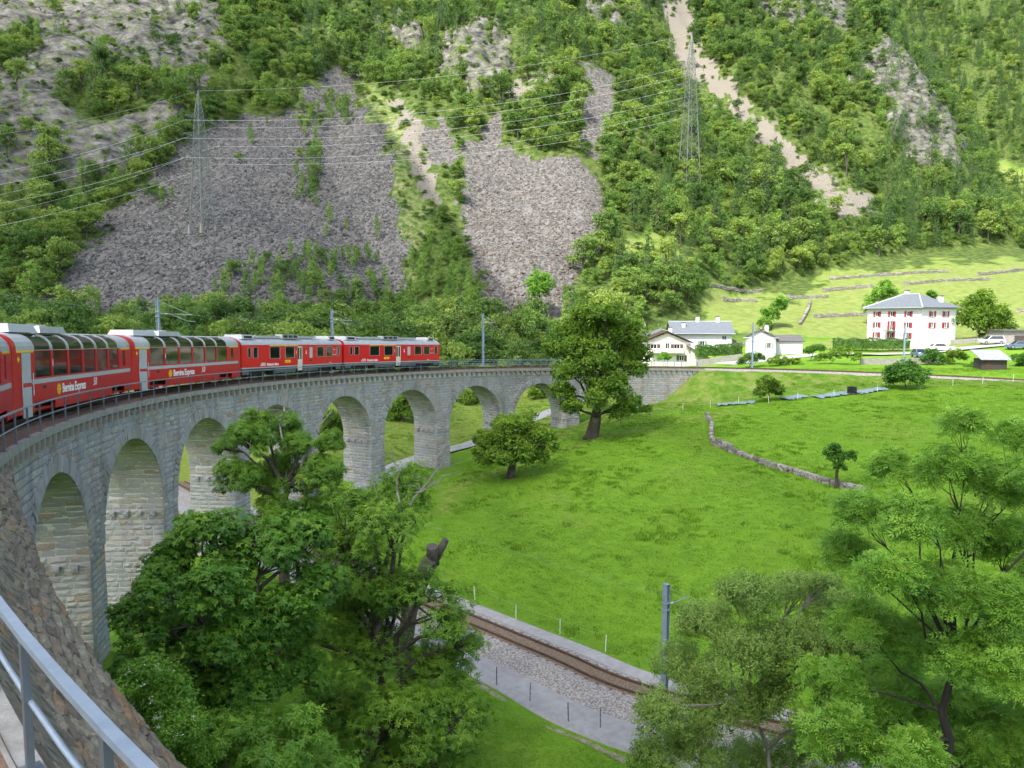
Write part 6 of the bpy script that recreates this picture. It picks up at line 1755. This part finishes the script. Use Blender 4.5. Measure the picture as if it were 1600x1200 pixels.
TREEADD = [[(470, 165), (503, 165), (503, 320), (460, 320)], [(508, 345), (592, 345), (592, 412), (512, 412)], [(330, 430), (420, 398), (550, 392), (562, 470), (640, 470), (650, 510), (330, 510)], [(505, 152), (556, 152), (552, 196), (514, 190)], [(228, 300), (275, 300), (270, 326), (230, 326)],
           [(575, 430), (605, 420), (610, 470), (575, 470)], [(380, 205), (420, 190), (410, 215), (365, 260)], [(0, 490), (330, 478), (330, 520), (0, 520)], [(640, 380), (700, 340), (755, 470), (755, 520), (640, 520)], [(880, 470), (960, 400), (960, 520), (870, 520)]]
gf = np.random.default_rng(77)
cand = []
NX = 54000
xs = np.r_[gf.uniform(-330, 420, 44000), gf.uniform(200, 760, 10000)]; ysv = np.r_[131 + 430 * gf.random(44000) ** 1.15, gf.uniform(430, 1000, 10000)]
zs = GH(xs, ysv); pxv, pyv = pix(xs, ysv, zs)
ins = (pxv > -60) & (pxv < 1660) & (pyv > -140)
okm = (MASK('green', xs, ysv) < .4) & (MASK('pale', xs, ysv) < .5)
add = np.zeros(NX, bool)
for p_ in TREEADD: add |= inpoly(pxv, pyv - 6, p_)
blank = (MASK('scree', xs, ysv) > .5) | (MASK('bare', xs, ysv) > .5)
rock = (MASK('rock', xs, ysv) > .4) & (gf.random(NX) > np.where(pxv < 400, .06, .12))
valley = (ysv < 172)
vok = ~valley | (pxv < 870) | ((pxv < 985) & (pyv < 560))
nearhouse = (pxv > 985) & (ysv < yedge(xs) + 1)
clear = np.zeros(NX, bool)
for fr_ in (.35, .7):
    hp_ = 7.5 / np.maximum(ysv, 1) * F * fr_
    for kk in ('scree', 'bare', 'pale', 'green'):
        for p_ in PG[kk]: clear |= inpoly(pxv, pyv - hp_, p_)
clear &= (ysv > 172) & (gf.random(NX) < .93)
okm &= ~clear
keep = ins & ((okm & ~blank & ~rock) | add) & vok & ~nearhouse & ~((ysv < 136) & (pxv > 560))
dens = fbm(xs / 26, ysv / 26, 51, 3)
keep &= (gf.random(NX) < np.where(ysv < 200, 1.0, np.clip((dens - .30) * 5, .25, 1)))
sel = np.where(keep)[0]
# thin out to a minimum spacing
cell = {}; sizes = np.where(add, gf.uniform(.45, .75, NX), np.clip(gf.lognormal(-.10, .34, NX), .38, 1.6) * np.where(ysv > 430, 1.35, 1)); fin = []
for i in sel:
    s_ = sizes[i]; rad = 2.25 * s_ + .3; k = (int(xs[i] // 6), int(ysv[i] // 6)); bad = False
    for a in (-1, 0, 1):
        for b in (-1, 0, 1):
            for j in cell.get((k[0] + a, k[1] + b), ()):
                if (xs[i] - xs[j]) ** 2 + (ysv[i] - ysv[j]) ** 2 < (.37 * (rad + 2.25 * sizes[j])) ** 2: bad = True
    if not bad: cell.setdefault(k, []).append(i); fin.append(i)
def kind_of(i):
    u = gf.random(); px, py = pxv[i], pyv[i]
    if add[i]: return 'birch' if u < .75 else 'broad'
    pc = .10
    if px > 1000 and py < 420: pc = .30
    if px > 1380 and py < 330: pc = .58
    if px > 480 and px < 1000 and py < 120: pc = .45
    if py > 420 and px < 900: pc = .04
    if u < pc: return 'conifer'
    return 'birch' if u < pc + .16 else 'broad'
kinds = {i: kind_of(i) for i in fin}
def zone(px, py, y, hp):
    """label tail: the place named by things one can find, and the tree's size"""
    if y > 420 and px > 1380: q = 'on the far slope behind the rocky ridge' if py > 150 else 'high on the far slope beyond the ridge'
    elif px < 860 and py > 425:
        q = ('behind the middle coach' if px < 210 else 'behind the front coach' if px < 385 else 'behind the rear railcar' if px < 540 else 'behind the leading railcar' if px < 690 else 'behind the open deck ahead of the train')
    elif px < 330: q = 'among the shaded crags at the upper left' if py < 170 else 'along the left edge of the grey scree' if py < 330 else 'low on the slope left of the grey scree'
    elif px < 520: q = 'at the top edge above the grey scree' if py < 90 else 'on the shaded slope over the scree pylon' if py < 200 else 'in the birch strip on the grey scree'
    elif px < 640: q = 'above the tip of the grey scree' if py < 160 else 'on the right part of the grey scree'
    elif px < 760: q = 'left of the brown central crag' if py < 150 else 'in the gully between the two screes' if py < 330 else 'in the wooded gully below the two screes'
    elif px < 960: q = 'above the brown central crag' if py < 100 else 'just above the brown scree' if py < 260 else 'at the right edge of the brown scree'
    elif px < 1130: q = 'high above the tall pylon' if py < 130 else 'around the body of the tall pylon' if py < 300 else 'below the foot of the tall pylon'
    elif px < 1330: q = 'above the slanting bare gully' if py < 190 else 'beside the slanting bare gully' if py < 340 else 'at the wood edge above the terraces'
    else: q = 'among the crags at the upper right' if py < 200 else 'below the crags at the right' if py < 330 else 'at the wood edge above the tall white house'
    return ('large ' if hp > 44 else 'small ' if hp < 31 else ''), q
KN = {'broad': ('broadleaf_tree', 'broadleaf tree '), 'birch': ('birch_tree', 'slim pale tree '), 'conifer': ('conifer_tree', 'dark conifer ')}
# the 300 that show largest become things; they must not sit behind the train or the near trees
hide = [[(0, 505), (0, 1200), (1600, 1200), (1600, 560), (1000, 560), (840, 575), (700, 520), (540, 515), (380, 505), (200, 500)]]
def vis(i):
    px, py = pxv[i], pyv[i]; hp = 8 * sizes[i] / ysv[i] * F
    if not (5 < px < 1595 and py - hp * .6 > 4): return 0
    if inpoly(np.array([px]), np.array([py - hp * .6]), hide[0])[0]: return 0
    if 845 < px < 1015 and 470 < py - hp * .5 < 560: return 0
    return hp * (1.25 if add[i] else 1)
rk_ = sorted(fin, key=lambda i: -vis(i)); things = rk_[:300]; rest = rk_[300:]
def varpick(i): return int(_hash(np.array([i]), np.array([3]), 5)[0] * 97)
labs = []
for i in things:
    k = kinds[i]; nm, lb = KN[k]; va = FT[k]; cm_, tm_ = va[varpick(i) % len(va)]
    e_ = empty(nm, (xs[i], ysv[i], zs[i])); e_.rotation_euler = (0, 0, gf.uniform(0, 6.28)); s_ = sizes[i] * (1.15 if k == 'conifer' else 1.0); e_.scale = (s_ * gf.uniform(.85, 1.2), s_ * gf.uniform(.85, 1.2), s_ * gf.uniform(.85, 1.15))
    zs_, zq_ = zone(pxv[i], pyv[i], ysv[i], 8 * s_ / ysv[i] * F); labs.append((zs_ + lb + zq_, pxv[i], e_, lb + zq_))
    obj('crown', cm_, e_); obj('trunk', tm_, e_)
on_ = 'first second third fourth fifth sixth seventh eighth ninth tenth eleventh twelfth thirteenth fourteenth fifteenth sixteenth seventeenth eighteenth nineteenth twentieth'.split()
ORD = ['leftmost'] + [w + ' from left' for w in on_[1:] + ['twenty-' + w for w in on_[:9]] + ['thirtieth'] + ['thirty-' + w for w in on_[:9]] + ['fortieth'] + ['forty-' + w for w in on_[:9]]]
for lab_ in set(q[0] for q in labs):
    mem = sorted([q for q in labs if q[0] == lab_], key=lambda q: q[1])
    for k, q in enumerate(mem):
        if len(mem) == 1: t_ = lab_
        elif k < len(ORD): t_ = lab_ + ', ' + ORD[k]
        else: t_ = lab_ + ', %d places from left' % (k + 1)
        tag(q[2], t_, 'tree', q[3] if len(q[3]) < 70 else 'trees of the mountainside')
# ---- everything nobody could count: geometry-node instances
def instancer(name, pts, rots, scl, ids, sources, label, cat):
    """one object that scatters the source meshes"""
    src = bpy.data.collections.new(name + '_source')
    for k, me_ in enumerate(sources):
        o = bpy.data.objects.new('%s_%02d' % (name, k), me_); src.objects.link(o)
    me_ = bpy.data.meshes.new(name); me_.vertices.add(len(pts)); me_.vertices.foreach_set('co', np.asarray(pts, np.float32).ravel())
    for nm, ty, arr in (('irot', 'FLOAT_VECTOR', rots), ('iscl', 'FLOAT_VECTOR', scl), ('iid', 'INT', ids)):
        a = me_.attributes.new(nm, ty, 'POINT'); a.data.foreach_set('vector' if ty == 'FLOAT_VECTOR' else 'value', np.asarray(arr, np.int32 if ty == 'INT' else np.float32).ravel())
    o = obj(name, me_); tag(o, label, cat, kind='stuff')
    ng = bpy.data.node_groups.new(name, 'GeometryNodeTree')
    ng.interface.new_socket('Geometry', in_out='INPUT', socket_type='NodeSocketGeometry'); ng.interface.new_socket('Geometry', in_out='OUTPUT', socket_type='NodeSocketGeometry')
    N = ng.nodes; L = ng.links; gi = N.new('NodeGroupInput'); go = N.new('NodeGroupOutput')
    ip = N.new('GeometryNodeInstanceOnPoints'); ci = N.new('GeometryNodeCollectionInfo'); ci.inputs['Collection'].default_value = src; ci.inputs['Separate Children'].default_value = True; ci.inputs['Reset Children'].default_value = True
    def na(nm, dt):
        n = N.new('GeometryNodeInputNamedAttribute'); n.data_type = dt; n.inputs['Name'].default_value = nm; return n.outputs[0]
    er = N.new('FunctionNodeEulerToRotation')
    mp = N.new('GeometryNodeMeshToPoints')
    L.new(gi.outputs[0], mp.inputs['Mesh']); L.new(mp.outputs[0], ip.inputs['Points']); L.new(ci.outputs[0], ip.inputs['Instance']); ip.inputs['Pick Instance'].default_value = True
    L.new(na('iid', 'INT'), ip.inputs['Instance Index']); L.new(na('irot', 'FLOAT_VECTOR'), er.inputs[0]); L.new(er.outputs[0], ip.inputs['Rotation']); L.new(na('iscl', 'FLOAT_VECTOR'), ip.inputs['Scale']); L.new(ip.outputs[0], go.inputs[0])
    md = o.modifiers.new('scatter', 'NODES'); md.node_group = ng
    return o
src = [c for k in ('broad', 'birch', 'conifer') for c, _ in FT[k]]; o0 = {'broad': 0, 'birch': len(FT['broad']), 'conifer': len(FT['broad']) + len(FT['birch'])}
n = len(rest); rest = np.array(rest)
ids = [o0[kinds[i]] + varpick(i) % len(FT[kinds[i]]) for i in rest]
instancer('mountain_forest', np.c_[xs[rest], ysv[rest], zs[rest]], np.c_[np.zeros(n), np.zeros(n), gf.uniform(0, 6.28, n)], sizes[rest][:, None] * gf.uniform(.85, 1.15, (n, 3)), ids, src, 'dense mixed green woodland covering the mountainside', 'forest')
# low scrub between the trees
NS = 24000; sx = gf.uniform(-330, 420, NS); sy = gf.uniform(131, 560, NS); sz = GH(sx, sy); qx, qy = pix(sx, sy, sz)
bl = (MASK('scree', sx, sy) > .5) | ((MASK('bare', sx, sy) > .5) & (gf.random(NS) > .3)) | (MASK('green', sx, sy) > .4)
rk2 = (MASK('rock', sx, sy) > .4) & (gf.random(NS) > .30); pl2 = (MASK('pale', sx, sy) > .5) & (gf.random(NS) > .75)
ok = (qx > -60) & (qx < 1660) & (qy > -140) & ~bl & ~rk2 & ~pl2 & ((sy > 172) | (qx < 870)) & ~((qx > 985) & (sy < yedge(sx) + 1)) & ~((sy < 136) & (qx > 560))
j = np.where(ok)[0]; n = len(j); sc_ = gf.uniform(.16, .40, n)
instancer('scrub', np.c_[sx[j], sy[j], sz[j] - sc_ * 1.6], np.c_[np.zeros(n), np.zeros(n), gf.uniform(0, 6.28, n)], sc_[:, None] * np.array([1.3, 1.3, 1]) * gf.uniform(.8, 1.2, (n, 3)), gf.integers(0, len(FT['broad']), n), [c for c, _ in FT['broad']], 'low green scrub between the trees of the mountainside', 'scrub')
# scree boulders
def rock_mesh(seed, m):
    g = np.random.default_rng(seed); import bmesh
    bm = bmesh.new(); bmesh.ops.create_icosphere(bm, subdivisions=1, radius=.5)
    sc = g.uniform(.6, 1.25, 3)
    for v in bm.verts: v.co = Vector((v.co.x * sc[0], v.co.y * sc[1], v.co.z * sc[2] * .8)) * g.uniform(.72, 1.2)
    me_ = bpy.data.meshes.new('boulder'); bm.to_mesh(me_); bm.free(); setm(me_, m)
    return me_
def rock_mat(name, cols):
    m = mat(name, cols[0], rough=.9, tint=cols, noise=(1.5, tuple(c * .6 for c in cols[1]), .25), spec=.2)
    nt = m.node_tree; oi = nd(nt, 'ShaderNodeObjectInfo'); rp = [n for n in nt.nodes if n.type == 'VALTORGB'][0]; nt.links.new(oi.outputs['Random'], rp.inputs[0])
rock_mat('boulder_grey', [(.060, .060, .058), (.110, .109, .105), (.165, .163, .157), (.26, .256, .245)])
rock_mat('boulder_brown', [(.085, .070, .056), (.145, .122, .100), (.205, .176, .148), (.29, .255, .215)])
NB = 300000; bx_ = gf.uniform(-190, 260, NB); by_ = gf.uniform(158, 470, NB); sgx = gf.normal(0, 2.6, NB) * (gf.random(NB) < .5); inr = MASK('scree', bx_ + sgx, by_ + sgx * .7) > .5
edge_ = (MASK('bare', bx_, by_) > .5) & (gf.random(NB) < .25)
j = np.where(inr | edge_)[0]; bz_ = GH(bx_[j], by_[j]); qx, qy = pix(bx_[j], by_[j], bz_); vi = (qx > -40) & (qx < 1640) & (qy > -40); j = j[vi]; bz_ = bz_[vi]; qx = qx[vi]; qy = qy[vi]
hi = np.clip((480 - qy) / 330, 0, 1)          # coarse blocks gather at the foot, fine debris near the top
sz_ = np.clip(gf.lognormal(0, .42, len(j)), .35, 3.0) * (.52 - .30 * hi) * np.where(qx > 1000, .6, 1)
n = len(j); brown = (qx > 650).astype(int)
SR = [rock_mesh(300 + k, 'boulder_grey') for k in range(6)] + [rock_mesh(320 + k, 'boulder_brown') for k in range(6)]
instancer('scree_boulders', np.c_[bx_[j], by_[j], bz_ + .1 * sz_], gf.uniform(0, 6.28, (n, 3)), sz_[:, None] * gf.uniform(.75, 1.2, (n, 3)), brown * 6 + gf.integers(0, 6, n), SR, 'grey and brown boulders of the scree fans', 'boulders')
# meadow grass
mat('grass_blade', (.1, .2, .02), rough=.7, tint=[(.112, .228, .016), (.150, .285, .020), (.190, .340, .025), (.235, .395, .030)], transl=.5, spec=.2)
nt = MATS['grass_blade'].node_tree; oi = nd(nt, 'ShaderNodeObjectInfo'); rp = [n for n in nt.nodes if n.type == 'VALTORGB'][0]; nt.links.new(oi.outputs['Random'], rp.inputs[0])
def tuft(seed, nb, h, sp, w):
    g = np.random.default_rng(seed); V = []; Fc = []
    for k in range(nb):
        a = g.uniform(0, 6.28); r = sp * math.sqrt(g.random()); b = np.array([r * math.cos(a), r * math.sin(a), -.03]); l = h * g.uniform(.6, 1.2); d = g.normal(0, .45, 2) * l; o = np.array([-d[1], d[0], 0]); o = o / (np.linalg.norm(o) + 1e-6) * w
        i = len(V); V += [b - o, b + o, b + np.array([d[0] * .4, d[1] * .4, l * .65]) + o * .7, b + np.array([d[0] * .4, d[1] * .4, l * .65]) - o * .7, b + np.array([d[0], d[1], l])]; Fc += [(i, i + 1, i + 2), (i, i + 2, i + 3), (i + 3, i + 2, i + 4)]
    return mesh_np('grass_tuft', np.array(V), np.array(Fc), m='grass_blade')
GT = [tuft(400 + k, 22, .10, .36, .012) for k in range(4)] + [tuft(410 + k, 26, .20, .42, .024) for k in range(2)]
NG = 135000; tx = gf.uniform(-34, 95, NG); ty = 22 + 112 * gf.random(NG) ** 1.15; tz = GH(tx, ty); qx, qy = pix(tx, ty, tz)
s2, o2 = so_of(tx, ty); d2, _, sg2 = poly_dist(tx, ty, LTa); dpp, _, _ = poly_dist(tx, ty, np.array(pathpx))
ok = (qx > 250) & (qx < 1620) & (qy > 575) & (qy < 1230) & ((o2 < -.6) | (o2 > 4.6)) & ~((d2 < 3.2) & (sg2 > 0)) & ~((d2 < 4.9) & (sg2 <= 0)) & (dpp > .35)
j = np.where(ok)[0]; n = len(j); nz = fbm(tx[j] / 3.5, ty[j] / 3.5, 61, 3); tall = (nz > .60) & (gf.random(n) < .28)
hs = np.where(tall, gf.uniform(.7, 1.2, n), gf.uniform(.6, 1.3, n))
instancer('meadow_grass', np.c_[tx[j], ty[j], tz[j]], np.c_[np.zeros(n), np.zeros(n), gf.uniform(0, 6.28, n)], np.c_[hs, hs, hs * gf.uniform(.7, 1.2, n)], np.where(tall, 4 + gf.integers(0, 2, n), gf.integers(0, 4, n)), GT, 'short bright green grass of the sloping meadow', 'grass')
print('forest', len(fin), 'boulders', len(bz_), 'grass', n)
